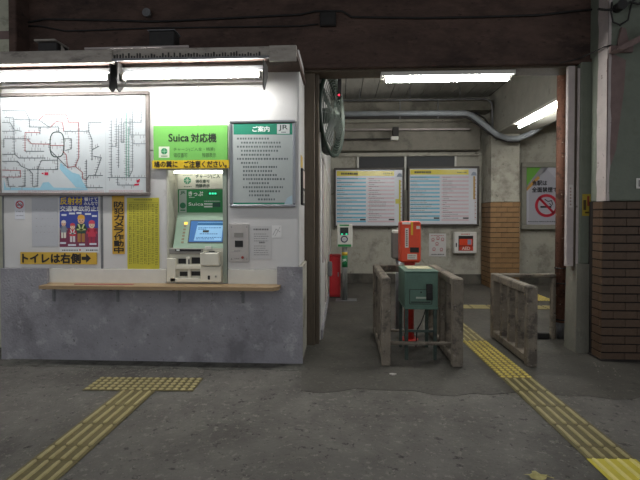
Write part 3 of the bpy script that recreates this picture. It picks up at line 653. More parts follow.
text('鳩の糞に', 154.2, 161.2, 177.5, 167.2, YG-.008, ink('#2a2210'), t, bold=.03); text('ご注意ください。', 184, 161, 226.5, 167.2, YG-.008, ink('#2a2210'), t, bold=.03)

# notice board
YN = YB-.004
t = thing('notice_board', 'aluminium framed passenger notice board with a green heading', 'notice board', (PX(262, YN), YN, PZ(207, YN)))
ax, bx2, az, bz = frame(t, 230, 120.6, 295.8, 207.4, YN, .03, .03, alum, .009)
bx('notice_sheet', ink('#adb3b1', .2), t, ax+.02, bx2-.02, YN-.014, YN, az+.02, bz-.02)
YQ = YN-.0148
f = Flat(YQ); f.rect(233.6, 122.8, 292.4, 134.6); f.build('green_heading', ink('#2e8268', .2), t); f = Flat(YQ); f.rect(233.6, 202.6, 292.4, 204.8); f.build('green_footer', ink('#2e8268', .2), t)
text('ご案内', 252.6, 126.4, 269.4, 131.6, YQ-.001, ink('#dfe8e4'), t, bold=.03)
f = Flat(YQ-.001); f.rect(277, 124, 289.6, 133.8); f.build('logo_square', ink('#c9cfcd', .2), t)
text('JR', 278.8, 125, 287.8, 130.8, YQ-.002, ink('#3c4644'), t, 'logo_lettering', bold=.02)
f = Flat(YQ-.002); f.rect(281, 131.8, 286, 132.6); f.build('logo_caption', ink('#6a7472'), t)
f = Flat(YQ)
for k, (a, b) in enumerate(((237, 270), (241, 281), (237, 281), (241, 278), (241, 270), (237, 288), (241, 258), (243, 277), (243, 273), (243, 277), (243, 286), (249, 270), (243, 283), (249, 281), (249, 271), (258, 275))):
    f.dashes(a, b, 138.6+k*4.05, 1.9, 1.3, 2.0, 1.0)
f.build('notice_lettering', ink('#5a6261', .3), t)
f = Flat(YQ-.0004); f.poly([(284, 204.8), (292.4, 204.8), (292.4, 195), (287, 198)]); f.build('curled_corner', ink('#a9bfc9', .2), t)

# intercom plate, paper notice, tape
t = thing('intercom_plate', 'grey steel intercom plate with a black grille and red button', 'intercom', (PX(239, YB), YB, PZ(262, YB)))
a, b = PX(229.2, YB, 243), PX(249.2, YB, 243); z0, z1 = PZ(262, YB, 239), PZ(223.8, YB, 239)
bx('plate', M('plate_grey', '#b1aca8', .45, var=.06), t, a, b, YB-.012, YB, z0, z1, .003)
def pbox(name, mat, par, x0, y0, x1, y1, Y, d, bev=.001):
    p0, p1 = P(x0, y1, Y=Y), P(x1, y0, Y=Y); return bx(name, mat, par, p0.x, p1.x, Y-d, Y, p0.z, p1.z, bev)
pbox('speaker_grille', grey_pl, t, 234.2, 232.8, 243.2, 236.8, YB-.012, .003); pbox('call_window', slot, t, 235, 240.6, 243, 247, YB-.012, .003)
c = P(242.6, 257.4, Y=YB-.012); MB().tube([(c.x, YB-.012, c.z), (c.x, YB-.02, c.z)], .014, 12).build('red_button', ink('#8f2f2c'), t)
for px, py in ((231.5, 227), (246.8, 227), (231.5, 259), (246.8, 259)):
    c = P(px, py, Y=YB-.012); MB().tube([(c.x, YB-.012, c.z), (c.x, YB-.014, c.z)], .006, 8).build('screw', steel, t)
f = Flat(YB-.0126); f.dashes(234, 240, 251, .7, .6, 1.4, .4); f.dashes(234.5, 239, 258.5, .7, .6, 1.2, .4); f.build('small_print', ink('#77726e'), t)
t = paper('paper_notice', 'white paper notice taped right of the intercom plate', 'notice', 250.8, 226, 271.6, 259, YB-.001, ink('#c7c5c4'), .002)
f = Flat(YB-.0036); f.dashes(253.5, 269, 229.4, 1.6, 1.2, 2.2, .6)
for k in range(4): f.dashes(254, 269.5-random.random()*3, 234+k*2.3, .6, .6, 1.6, .5)
f.dashes(259, 265, 242.5, 1.6, 1, 2, .4)
for k in range(5): f.dashes(254, 269-random.random()*5, 246+k*2.2, .6, .6, 1.6, .5)
f.build('notice_lettering', ink('#6d6b6b'), t)
t = paper('tape_patch', 'small whitish tape patch right of the paper notice', 'tape', 271.8, 225.4, 281.4, 237.6, YB-.001, ink('#e4e2e0'), .0015)
f = Flat(YB-.0028); f.line([(273, 235), (276, 229), (280, 232)], .5); f.line([(275, 236), (280, 227)], .4); f.build('creases', ink('#9a9896'), t)

# ---- ticket machine
t = thing('ticket_machine', 'green and cream ticket vending machine set into the office wall', 'ticket machine', ((OX0+OX1)/2, YB, OZ0))
YR = YB+.16                                  # recessed back face
bx('cabinet_side', cream, t, OX0+.003, OX0+.02, YB-.012, YR+.2, OZ0, OZ1-.004, .003)
bx('cabinet_side', M('machine_sage_trim', '#8d968a', .45, var=.06), t, OX1-.045, OX1-.003, YB-.014, YR+.2, OZ0, OZ1-.004, .003)
bx('cabinet_top', cream, t, OX0+.02, OX1-.045, YB-.01, YR+.2, OZ1-.03, OZ1-.004, .003)
bx('cabinet_back', cream, t, OX0+.02, OX1-.045, YR+.01, YR+.2, OZ0, OZ1-.03)
lampm = M('machine_lamp', '#ffffff', .4, var=0, emit=((.97, 1, .95), 7.0))
xa, xb = OX0+.05, OX1-.07
MB().tube([(xa, YB+.07, OZ1-.045), (xb, YB+.07, OZ1-.045)], .010, 10).build('lamp_tube', lampm, t)
YH = YR+.009
def hp(y, x=200): return PZ(y, YH, x)
px0, px1 = PX(178.3, YH, 190), OX1-.046
s1 = bx('charge_sign', ink('#e0ddcb'), t, px0, px1, YH-.012, YH, hp(188.8), hp(172.5), .001)
f = Flat(YH-.0128); f.disc(187.4, 180.5, 3.6); f.build('logo_disc', ink('#2f8a62'), s1)
f = Flat(YH-.0134); f.line([(184.5, 180.5), (190.3, 180.5)], .5); f.line([(187.4, 177.5), (187.4, 183.5)], .5); f.line([(185.4, 178.5), (189.4, 182.5)], .4); f.line([(189.4, 178.5), (185.4, 182.5)], .4); f.build('logo_cross', ink('#d5e0cc'), s1)
f = Flat(YH-.0128); f.dashes(183, 192.5, 175.6, .6, .6, 1.4, .3); f.dashes(184, 191.5, 186.6, .9, .8, 1.6, .5); f.build('logo_caption', ink('#7c8a72'), s1)
text('チャージ(ご入', 195.6, 174.4, 220, 178.6, YH-.013, ink('#4a5a48'), s1, bold=.03); text('領収書可', 195.6, 179.6, 209.6, 182.8, YH-.013, ink('#4a5a48'), s1, bold=.03); text('残額表示', 195.6, 184, 209.6, 187.4, YH-.013, ink('#4a5a48'), s1, bold=.03)
s2 = bx('ticket_sign', ink('#17813f', .3), t, px0, px1, YH-.012, YH, hp(213), hp(189.4), .001)
f = Flat(YH-.0128); f.rect(179, 190, 186.6, 212.4); f.build('jr_panel', ink('#a9b8ac'), s2)
text('JR', 180.4, 191.2, 185.4, 194.6, YH-.0136, ink('#3c6a50'), s2, 'logo_lettering', bold=.045)
f = Flat(YH-.0136); f.disc(182.8, 205.5, 3.0); f.rect(180.4, 209.6, 185.4, 210.8); f.build('round_emblem', ink('#2f7a52'), s2)
text('きっぷ', 188.6, 191.4, 203, 196, YH-.013, ink('#e6efe2'), s2, bold=.03)
f = Flat(YH-.0128); f.dashes(189, 194.5, 197.4, .8, .6, 1.2, .3); f.dashes(204, 220, 201.2, .8, .8, 2, .3); f.build('small_print', ink('#cfe0d0'), s2)
text('Suica', 188.6, 202.6, 203.4, 205.6, YH-.013, ink('#e6efe2'), s2, bold=.03)
f = Flat(YH-.0128); f.rect(204, 203.2, 212.5, 204.6); f.rect(204, 205.8, 212.5, 207.4); f.build('price_strips', ink('#dfe8dc'), s2)
f = Flat(YH-.0129); f.rect(208, 191.6, 217.2, 195.4); f.build('display_window', ink('#0f4a35', .2), s2); f = Flat(YH-.0129); f.rect(212.8, 202.6, 220.4, 206.8); f.build('display_window', ink('#0f4a35', .2), s2)
f = Flat(YH-.0136)
for k in range(3): f.rect(209+k*2.7, 192.6, 211+k*2.7, 194.4)
f.build('lit_digits', M('green_led', '#3fe0a0', .4, var=0, emit=('#38e8a8', 1.2)), s2)
# slanted operating panel
zA, zB = hp(212.6), PZ(248.2, YB, 200); yA, yB_ = YH-.013, YB+.0
xl0, xr0 = PX(178.3, YH, 213), OX1-.046
xl1, xr1 = PX(173, YB, 248), OX1-.046
m = MB(); m.hexa([(xl1, yB_, zB), (xr1, yB_, zB), (xr1, YR+.01, zB), (xl1, YR+.01, zB), (xl0, yA, zA), (xr0, yA, zA), (xr0, YR+.012, zA), (xl0, YR+.012, zA)])
op = m.build('operating_panel', mach_green, t)
def sp(u, v, off=0):                         # a point on the slanted panel: u 0..1 across, v 0..1 down
    n = Vector((0, -(zA-zB), -(yA-yB_))).normalized()
    n = Vector((0, -(zA-zB), (yB_-yA))).normalized(); n = Vector((0, -abs(zA-zB), abs(yA-yB_))).normalized()
    p = Vector((xl0+(xr0-xl0)*u, yA, zA)).lerp(Vector((xl1+(xr1-xl1)*u, yB_, zB)), v); return p+n*off
def splate(name, mat, par, u0, u1, v0, v1, o0, o1):
    return MB().hexa([sp(u0, v1, o0), sp(u1, v1, o0), sp(u1, v0, o0), sp(u0, v0, o0), sp(u0, v1, o1), sp(u1, v1, o1), sp(u1, v0, o1), sp(u0, v0, o1)]).build(name, mat, par)
def spoly(name, mat, par, pts, off):
    m = MB(); m.bm.faces.new([m.bm.verts.new(sp(u, v, off)) for u, v in pts]); return m.build(name, mat, par)
bz_ = splate('screen_bezel', M('bezel_grey', '#4b5254', .4, var=.05), op, .28, .985, .22, .86, 0, .004)
spoly('screen', M('screen_blue', '#3a5f9a', .2, var=.05, emit=('#5e9fd8', .22)), bz_, [(.3, .25), (.97, .25), (.97, .83), (.3, .83)], .005)
spoly('screen_window', M('screen_light', '#86b4d8', .2, var=.05, emit=('#9cc8e8', .3)), bz_, [(.44, .29), (.95, .29), (.95, .8), (.4, .8)], .006)
spoly('screen_bar', M('screen_dark', '#2f6088', .2, var=.05, emit=('#2c5e8c', .3)), bz_, [(.44, .3), (.95, .3), (.95, .37), (.435, .37)], .0066)
m = MB()
for (u0, u1, v) in ((.46, .9, .43), (.46, .6, .47), (.5, .86, .6), (.44, .92, .7), (.44, .8, .74)):
    u = u0
    while u < u1: l = random.uniform(.015, .05); m.bm.faces.new([m.bm.verts.new(sp(*q, .0068)) for q in ((u, v), (u+l, v), (u+l, v+.022), (u, v+.022))]); u += l+.012
m.build('screen_lettering', M('screen_text', '#2c5f96', .3, var=0, emit=('#2b63a0', .3)), bz_)
spoly('screen_button', slot, bz_, [(.56, .51), (.68, .51), (.68, .57), (.56, .57)], .007)
for k in range(7):
    v = .28+k*.09; lit = k == 0
    splate('select_button', M('orange_lamp', '#ffb040', .4, var=0, emit=('#ffb84a', 2.0)) if lit else M('button_bronze', '#9a8a72', .5, var=.1), op, .165-.003*k, .215-.003*k+(.01 if lit else 0), v, v+(.06 if lit else .045), 0, .004)
# coin and note section
yT = YB-.03
def tb_(name, mat, x0, y0, x1, y1, Y, d, par=t, bev=.003): return pbox(name, mat, par, x0, y0, x1, y1, Y, d, bev)
zt0, zt1 = PZ(281.5, yT, 200), PZ(253.5, yT, 200)
lower = bx('lower_cabinet', cream, t, OX0+.02, OX1-.046, YB+.0, YR+.15, OZ0-.002, zB)
no_ = tb_('note_inlet', grey_pl, 170.5, 248.5, 203, 253.6, YB-.0, .03)
tb_('inlet_slot', slot, 175.5, 249.3, 201, 251.2, YB-.03, .003, no_, .0)
tb_('inlet_lamp', ink('#e6ece8'), 176.5, 249.4, 179.5, 250.8, YB-.033, .003, no_, .0)
tr = tb_('tray_back', cream, 170, 253.6, 202.5, 267, YB-.0, .012); 
tb_('note_slot', slot, 178.5, 258.6, 186.2, 263.6, YB-.012, .004, tr, .0); tb_('ticket_slot', slot, 191.8, 257.4, 201, 263.6, YB-.012, .004, tr, .0)
tb_('divider', cream_lt, 187, 257, 191, 266, YB-.012, .028, tr)
tb_('divider_slot', slot, 188.3, 259.2, 189.6, 264, YB-.040, .002, tr, .0)
tb_('tray_side', cream_lt, 168.8, 258, 177.2, 281, YB-.0, .05)
tb_('tray_lip', cream_lt, 177, 264.6, 202.5, 268.6, YB-.0, .045)
tr2 = tb_('lower_tray', cream, 177, 268.6, 202.5, 281, YB-.0, .018)
tb_('return_slot', slot, 180, 271.6, 188, 276, YB-.018, .004, tr2, .0); tb_('ticket_outlet', slot, 191.5, 271.4, 201.5, 275.6, YB-.018, .004, tr2, .0)
tb_('tray_post', cream_lt, 188.4, 269.4, 191.2, 280, YB-.018, .022, tr2)
tb_('tray_floor', cream_lt, 172, 277.6, 202.5, 281.2, YB-.0, .05)
cup = tb_('coin_cup', cream_lt, 202.2, 252.4, 221.0, 265, YB-.0, .07, t, .008)
c = P(212, 252.4, Y=YB-.035); zc_ = P(212, 252.4, Y=YB-.02).z
hx0, hx1 = P(205, 252, Y=YB-.05).x, P(218, 252, Y=YB-.05).x
bx('cup_rim', cream_lt, cup, hx0-.015, hx0+.0, YB-.08, YB-.0, zc_-.02, zc_+.008, .002); bx('cup_rim', cream_lt, cup, hx1, hx1+.015, YB-.08, YB-.0, zc_-.02, zc_+.008, .002)
bx('coin_hollow', grey_pl, cup, hx0+.01, hx1-.01, YB-.06, YB-.01, zc_-.012, zc_+.004, .002)
tb_('coin_slot', slot, 209.2, 251.0, 214.8, 251.9, YB-.012, .01, cup, .0)
lc = tb_('change_door', cream_lt, 202.2, 266, 222.4, 281.2, YB-.0, .06, t, .005)
tb_('key_slot', slot, 207.8, 275.6, 210, 279.6, YB-.06, .002, lc, .0); tb_('key_lock', grey_pl, 215, 275.6, 216.6, 277.4, YB-.06, .004, lc, .0)
tb_('coin_label', ink('#d6d4cc'), 205.2, 246.2, 211.4, 249.4, YB-.0, .012)

# ================================================================== PASSAGE THINGS
# gate lamp
def tube_lamp(label, p0, p1, wid, hgt, drop, tr_, hmat=offwhite, hext=.06):
    p0, p1 = Vector(p0), Vector(p1); d = (p1-p0).normalized(); s = Vector((d.y, -d.x, 0)); up = Vector((0, 0, 1))
    t = thing('fluorescent_lamp', label, 'lamp', tuple(p0-up*.05))
    a, b = p0-d*hext, p1+d*hext; z = up*drop
    m = MB(); m.hexa([a+s*wid/2+z, b+s*wid/2+z, b-s*wid/2+z, a-s*wid/2+z, a+s*wid*.48+z+up*hgt, b+s*wid*.48+z+up*hgt, b-s*wid*.48+z+up*hgt, a-s*wid*.48+z+up*hgt]); m.build('housing', hmat, t)
    MB().tube([p0, p1], tr_, 14).build('tube', tube_m, t)
    for e, q in ((p0, -1), (p1, 1)): 
        c = e+d*q*.012; m = MB(); m.hexa([c+s*.02-d*.012-up*.025, c+s*.02+d*.012-up*.025, c-s*.02+d*.012-up*.025, c-s*.02-d*.012-up*.025, c+s*.02-d*.012+up*drop, c+s*.02+d*.012+up*drop, c-s*.02+d*.012+up*drop, c-s*.02-d*.012+up*drop]); m.build('tube_holder', grey_pl, t)
    return t
yl = 5.0; a, b = P(386, 79.5, Y=yl), P(508, 79, Y=yl); zl = (a.z+b.z)/2
tube_lamp('fluorescent tube lamp above the ticket gate opening', (a.x, yl, zl), (b.x, yl, zl), .14, BEAM_Z-.0225-zl-.028, .028, .026)
pa, pb = P(557, 105.5, Z=3.13), P(523, 126.5, Z=3.13)
lamp2 = tube_lamp('fluorescent tube lamp under the girder right of the gate', ((pa.x+pb.x)/2, pb.y, 3.13), ((pa.x+pb.x)/2, pa.y-.1, 3.13), .2, .05, .05, .026)

# wall fan
fc = Vector((-.118, 5.55, 2.80)); n = Vector((.966, -.26, 0)).normalized()
t = thing('wall_fan', 'large green wall fan with a wire guard beside the left jamb', 'fan', tuple(fc-Vector((.1, 0, .5))))
MB().ring(fc, n, .52, .022, 40, 8).build('rim', fan_gr, t)
MB().tube([fc-n*.13, fc-n*.02], .1, 16).build('motor', fan_gr, t)
gm = thing
for k in range(15):
    r = .05+k*.032; MB().ring(fc+n*(.10*(1-(r/.53)**2)), n, r, .0045, 36, 4).build('guard_ring', fan_wire, t)
for k in range(10):
    a = k*math.pi/5; e1 = n.orthogonal().normalized(); e2 = n.cross(e1); d = e1*math.cos(a)+e2*math.sin(a)
    MB().tube([fc+n*.1+d*.04, fc+n*.075+d*.24, fc+d*.515], .004, 4).build('guard_spoke', fan_wire, t)
for k in range(4):
    a = k*math.pi/2+.4; d = e1*math.cos(a)+e2*math.sin(a); s = n.cross(d)
    m = MB(); m.hexa([fc+d*.06-s*.05-n*.0, fc+d*.42-s*.13-n*.03, fc+d*.42+s*.1+n*.02, fc+d*.06+s*.05+n*.02, fc+d*.06-s*.05-n*.006, fc+d*.42-s*.13-n*.036, fc+d*.42+s*.1+n*.014, fc+d*.06+s*.05+n*.014]); m.build('blade', M('fan_blade', '#242c28', .4, var=.1), t)
MB().tube([fc-n*.1, (SIDE, fc.y+.03, fc.z)], .03, 8).build('wall_bracket', dark_steel, t)
bk_ = [fc-n*.10+(e1*math.cos(a)+e2*math.sin(a))*.505 for a in [i*math.pi/10 for i in range(20)]]
m = MB()
for a in range(20):
    p, q = bk_[a], bk_[(a+1) % 20]; m.hexa([p, q, q+n*.1, p+n*.1, p+(fc-p)*.02, q+(fc-q)*.02, q+n*.1+(fc-q)*.02, p+n*.1+(fc-p)*.02])
m.build('shroud', fan_gr, t)
pc_ = P(339, 95, Y=5.25); t = thing('indicator_lamp', 'tiny red indicator light beside the wall fan', 'indicator light', tuple(pc_))
y_ = 5.25; bx('lamp_case', dark_steel, t, pc_.x-.015, pc_.x+.03, y_, y_+.07, pc_.z-.03, BEAM_Z+.02, .003)
MB().tube([(pc_.x, y_-.006, pc_.z), (pc_.x, y_+.002, pc_.z)], .010, 10).build('red_light', M('red_led', '#ff2030', .4, var=0, emit=('#ff2038', 5)), t)
tag(MB().tube([P(322, 75, Y=5.19), P(320.5, 88, Y=5.19), P(321.5, 98, Y=5.19), P(319.6, 110, Y=5.19), P(319.2, 150, Y=5.19)], .016, 8).build('white_cable', oldwhite), 'white cable hanging down beside the wall fan', 'cable')

# pipes and tray under the ceiling at the back
def pp(pts, Y): return [P(x, y, Y=Y) for x, y in pts]
t2_ = thing('conduit', 'thin grey conduit along the back bending down beside the girder', 'pipe', tuple(P(400, 100, Y=9.0)))
for px in (360, 410, 460): q = P(px, 100, Y=9.0); MB().tube([(q.x, 9.0, q.z), (q.x, 9.0, 4.166)], .008, 6).build('hanger', steel, t2_)
(MB().tube(pp([(343, 100.5), (420, 99.8), (484, 98.8), (489, 100), (492, 104), (492.7, 128)], 9.0), .02, 8).build('pipe_run', steel, t2_))
t = thing('cable_tray', 'thick grey cable duct along the back dipping down past the column top', 'cable duct', tuple(P(400, 117, Y=8.9)))
MB().tube(pp([(343, 113.8), (466, 113), (472, 115), (485, 125), (497, 134.5), (508, 138.6), (518, 138.5), (530, 134), (545, 124), (556, 118)], 8.9), .055, 8).build('duct', tray_m, t)
MB().tube(pp([(343, 117.8), (466, 117), (471, 119), (485, 129.5), (497, 138), (508, 141.5), (520, 141)], 8.93), .03, 6).build('black_cable', dark_steel, t)
for px, py in ((400, 109), (438, 108.4)): 
    q = P(px, py-8, Y=8.9); q2 = P(px, py+10, Y=8.9); MB().tube([q, q2], .012, 6).build('hanger', steel, t)
MB().tube(pp([(466, 111.5), (476, 113), (484, 118), (491, 127)], 8.95), .018, 6).build('branch_cable', dark_steel, t)
tag(MB().tube(pp([(343, 129.8), (392, 129.4), (470, 129)], 9.32), .022, 8).build('conduit', oldwhite), 'pale conduit along the back wall lintel behind the sensor', 'pipe')
tag(MB().tube(pp([(343, 139.4), (391, 138.8)], 9.34), .016, 6).build('conduit', dark_steel), 'short dark conduit ending at the small white sensor', 'pipe')
t = thing('ceiling_sensor', 'small white sensor box hanging on the back wall lintel', 'sensor', tuple(P(394, 140, Y=9.3)))
a, b = P(390.6, 140.6, Y=9.3), P(398, 137, Y=9.3); bx('sensor_body', offwhite, t, a.x, b.x, 9.2, 9.36, a.z, b.z, .01); a, b = P(392.5, 137, Y=9.3), P(398.5, 127, Y=9.3); bx('sensor_bracket', dark_steel, t, a.x, b.x, 9.26, 9.4, a.z, b.z, .008)
tag(MB().tube([(3.235, 6.5, 4.1), (3.235, 6.5, 3.35)], .016, 6).build('drop_conduit', steel), 'thin conduit dropping down the girder side above the right lamp', 'pipe')

# timetables
def timetable(x0, y0, x1, y1, label, strip_c):
    Y = 9.74
    t = thing('timetable_board', label, 'timetable', (PX((x0+x1)/2, Y), Y, PZ(y1, Y, 400)), 'timetable boards on the back wall')
    ax, bx2, az, bz = frame(t, x0, y0, x1, y1, Y, .045, .06, M('dark_board_frame', '#4a4540', .5, metal=.3, var=.1), .008)
    bx('board_sheet', ink('#d8dae0', .25), t, ax+.03, bx2-.03, Y-.03, Y, az+.03, bz-.03)
    q = Y-.032; wd, ht = x1-x0, y1-y0
    def U(u, v): return x0+u*wd, y0+v*ht
    f = Flat(q); f.rect(*U(.04, .05), *U(.86, .135)); f.build('yellow_heading', ink('#dccd4a', .25), t)
    f = Flat(q-.002); x, y = U(.1, .095); f.dashes(x, x0+.34*wd, y, 2.0, 1.2, 2.2, .3); f.dashes(x0+.7*wd, x0+.84*wd, y+.2, .9, .6, 1.4, .5); f.build('heading_lettering', ink('#4a4726'), t)
    fb, fp = Flat(q), Flat(q); k = 0; v = .165
    while v < .93:
        fb.rect(*U(.04, v), *U(.455, v+.027)); fp.rect(*U(.48, v), *U(.86, v+.027)) ; v += .0655
    fb.build('blue_rows', ink('#74bdd6', .25), t); fp.build('pink_rows', ink('#d6bec6', .25), t)
    f = Flat(q-.002); v = .18
    while v < .9:
        for u0, u1 in ((.05, .05+random.uniform(.03, .3)), (.50, .50+random.uniform(.03, .25))):
            x, y = U(u0, v); f.dashes(x, x0+u1*wd, y, .55, .4, 1, .5)
        v += .0328
    f.build('time_figures', ink('#5f6468'), t)
    f = Flat(q-.002); f.rect(*U(.37, .855), *U(.45, .88)); f.rect(*U(.78, .855), *U(.86, .88)); f.build('black_marks', ink('#2b2b2d'), t)
    f = Flat(q-.001); f.rect(*U(.925, .2), *U(.95, .92)) if strip_c == 0 else f.rect(*U(.925, .16), *U(.95, .55)); f.build('route_strip', ink('#c3b93e' if strip_c == 0 else '#b08d48'), t)
    f = Flat(q-.002)
    for k in range(11): f.rect(*U(.945, .22+k*.063), *U(.965, .23+k*.063))
    if strip_c: f.rect(*U(.948, .55), *U(.952, .9))
    f.build('station_ticks', ink('#a86a60'), t)
    f = Flat(q); f.poly([U(.89, .15), U(.91, .1), U(.935, .085), U(.96, .1), U(.975, .15)]); f.build('emblem', ink('#8a94a4'), t)
    if strip_c == 0:
        f = Flat(q-.001); f.rect(*U(.875, .52), *U(.925, .6)); f.build('yellow_tag', ink('#cfc65a'), t)
    return t
timetable(334, 168, 404.2, 227.5, 'left of the two framed yellow-headed timetable boards, nearer the office', 0)
timetable(407.3, 166.6, 478.6, 226, 'right of the two framed yellow-headed timetable boards, next to the column', 1)

# poster no smoking (big)
Y = 9.74
t = thing('no_smoking_poster', 'large framed no-smoking station poster right of the back column', 'poster', (PX(545, Y), Y, PZ(258, Y, 540)))
x0, x1, y0, y1 = 520.5, 577, 162.5, 229.5
ax, bx2, az, bz = frame(t, x0, y0, x1, y1, Y, .11, .06, M('grey_poster_frame', '#8d8b80', .55, var=.1), .012)
bx('poster_backing', ink('#77776f'), t, ax+.05, bx2-.05, Y-.02, Y, az+.05, bz-.05)
q0 = Y-.022
f = Flat(q0); f.rect(526.6, 167.4, 571, 224.6); f.build('poster_sheet', ink('#b7b7c0', .3), t)
f = Flat(q0-.002); f.poly([(526.6, 167.4), (541, 167.4), (526.6, 186)]); f.build('green_corner', ink('#6aa548', .3), t)
f = Flat(q0-.003); f.poly([(541, 167.4), (548.4, 167.4), (526.6, 191), (526.6, 186)]); f.build('slanted_band', ink('#8a8a90', .3), t)
f = Flat(q0-.004); f.poly([(530, 184), (538, 176), (540, 178), (527, 191), (526.6, 188)]); f.build('orange_band', ink('#c08f4c', .3), t)
f = Flat(q0-.003); f.poly([(546, 168.2), (566, 189), (569, 224), (529, 224), (529, 190)]); f.build('pale_field', ink('#a9a9b3', .3), t)
text('当駅は', 532.5, 180.5, 547, 185.4, q0-.006, ink('#2a2a30'), t, bold=.04); text('全面禁煙です', 532, 187.2, 562.8, 192.2, q0-.006, ink('#2a2a30'), t, bold=.04)
f = Flat(q0-.007); f.annulus(546.6, 205.6, 8.8, 11.6, 32); f.line([(540.2, 199), (553, 212.2)], 2.4); f.build('prohibition_ring', ink('#b3283a', .3), t)
f = Flat(q0-.0055); f.rect(540.4, 206, 551.4, 207.8); f.line([(545, 199.4), (548, 201.4), (551.6, 200.6), (552.6, 204.4)], .9); f.line([(549.6, 203.6), (551.6, 205.4)], .8); f.build('cigarette_symbol', ink('#26262b'), t)
f = Flat(q0-.006); f.dashes(528, 568, 221.6, .9, .6, 1.6, .4); f.build('small_print', ink('#55555c'), t)

# AED cabinet and instruction sheet
Y = 9.66; t = thing('defibrillator_cabinet', 'white wall cabinet with an orange defibrillator kit', 'cabinet', (PX(465.5, Y), Y, PZ(254.5, Y, 466)))
def pb(name, mat, par, x0, y0, x1, y1, Yf, d, bev=.003):
    p0, p1 = P(x0, y1, Y=Yf), P(x1, y0, Y=Yf); return bx(name, mat, par, p0.x, p1.x, Yf, Yf+d, p0.z, p1.z, bev)
pb('body', offwhite, t, 454, 232, 477, 253.6, Y, .13, .012)
d = pb('door', M('cabinet_white', '#d8d6d2', .4, var=.03), t, 454.6, 232.4, 476.6, 253, Y-.018, .018, .006)
pb('window_recess', slot, d, 458.4, 235.8, 473.2, 250.8, Y-.0195, .001, 0)
pb('defibrillator_bag', orange, t, 459.4, 239, 472.4, 245.6, Y-.03, .012, .004); pb('bag_tag', ink('#8a93b0'), t, 467.6, 239.6, 471.4, 244.6, Y-.036, .004, .001)
pb('red_label', ink('#c23c2a'), t, 459.2, 246.2, 473, 250.6, Y-.022, .003, 0)
text('AED', 462, 246.8, 470, 249.8, Y-.026, ink('#e6d8d0'), t, bold=.02)
f = Flat(Y-.0195); f.dashes(461, 470.5, 234.2, .9, .8, 1.6, .4); f.build('red_caption', ink('#c2564a'), t)
pb('handle', slot, d, 455.8, 243, 456.9, 247, Y-.024, .006, .001)
Y = BACK-.004
t = thing('instruction_sheet', 'white pictogram instruction sheet left of the defibrillator cabinet', 'notice', (PX(437, Y), Y, PZ(256.5, Y, 437)))
pb('sheet', ink('#c9c7c6'), t, 429, 233.6, 446, 256.4, Y-.01, .012, .002); q = Y-.0115
f = Flat(q)
for (x, y) in ((433, 239.5), (438, 238), (442.6, 239.2), (437, 243.6), (434, 249), (441.4, 249.4)): f.annulus(x, y, .9, 1.7, 10); f.rect(x-1.6, y+1.4, x+1.4, y+2.0)
f.dashes(431, 444, 235.6, .8, .7, 1.5, .4); f.build('pictograms', ink('#b0757a'), t)
f = Flat(q); f.dashes(431.5, 444, 254.4, 1.0, .8, 1.6, .4); f.build('caption', ink('#4a4a4c'), t)

# IC card reader post
b0 = FL(344, 300); yr = b0.y
t = thing('card_reader_post', 'slim white card reader on a green banded pole beside the red box', 'card reader', tuple(b0))
xa, xb = PX(337, yr, 235), PX(352.4, yr, 235); xc = (xa+xb)/2
bx('base_plate', steel, t, xc-.16, xc+.22, yr-.14, yr+.14, 0, .008, .003)
MB().tube([(xc, yr, 0), (xc, yr, PZ(245, yr, 344))], .05, 16).build('pole', M('pole_steel', '#8a8c88', .4, metal=.5, var=.1), t)
def sleeve(name, ya, yb, mat): return MB().tube([(xc, yr, PZ(yb, yr, 344)), (xc, yr, PZ(ya, yr, 344))], .0525, 16).build(name, mat, t)
sleeve('yellow_band', 252, 255.2, ink('#cfae35')); sleeve('green_band', 255.2, 267, ink('#1f7a46'))
text('JR', 342.2, 259, 347, 262, yr-.056, ink('#dfe8e0'), t, 'logo_lettering', bold=.02)
zr0, zr1 = PZ(247.4, yr-.06, 344), PZ(224.2, yr-.06, 344)
hd = bx('reader_head', offwhite, t, xa, xb, yr-.06, yr+.1, zr0, zr1, .015)
def rb(name, mat, x0, y0, x1, y1, d=.003): return pb(name, mat, hd, x0, y0, x1, y1, yr-.06-d, d+.001, 0)
rb('green_cap', ink('#2a8a4e'), 339.6, 224.6, 349, 226); rb('display', ink('#202a26', .2), 340, 227.4, 348.4, 235); rb('green_foot', ink('#1f8a46'), 338, 244.4, 351.2, 246.6)
f = Flat(yr-.0645); f.rect(341, 233.6, 343, 234.6); f.rect(345.5, 233.6, 347.5, 234.6); f.build('display_digits', M('green_led', '#3fe0a0'), hd)
f = Flat(yr-.0635); f.annulus(344.3, 239.2, 2.4, 3.7, 20, .95); f.build('touch_ring', ink('#3c3f5a'), hd)
f = Flat(yr-.0633); f.rect(342.6, 238.2, 346, 240.4); f.build('touch_symbol', ink('#b9c0c8'), hd)

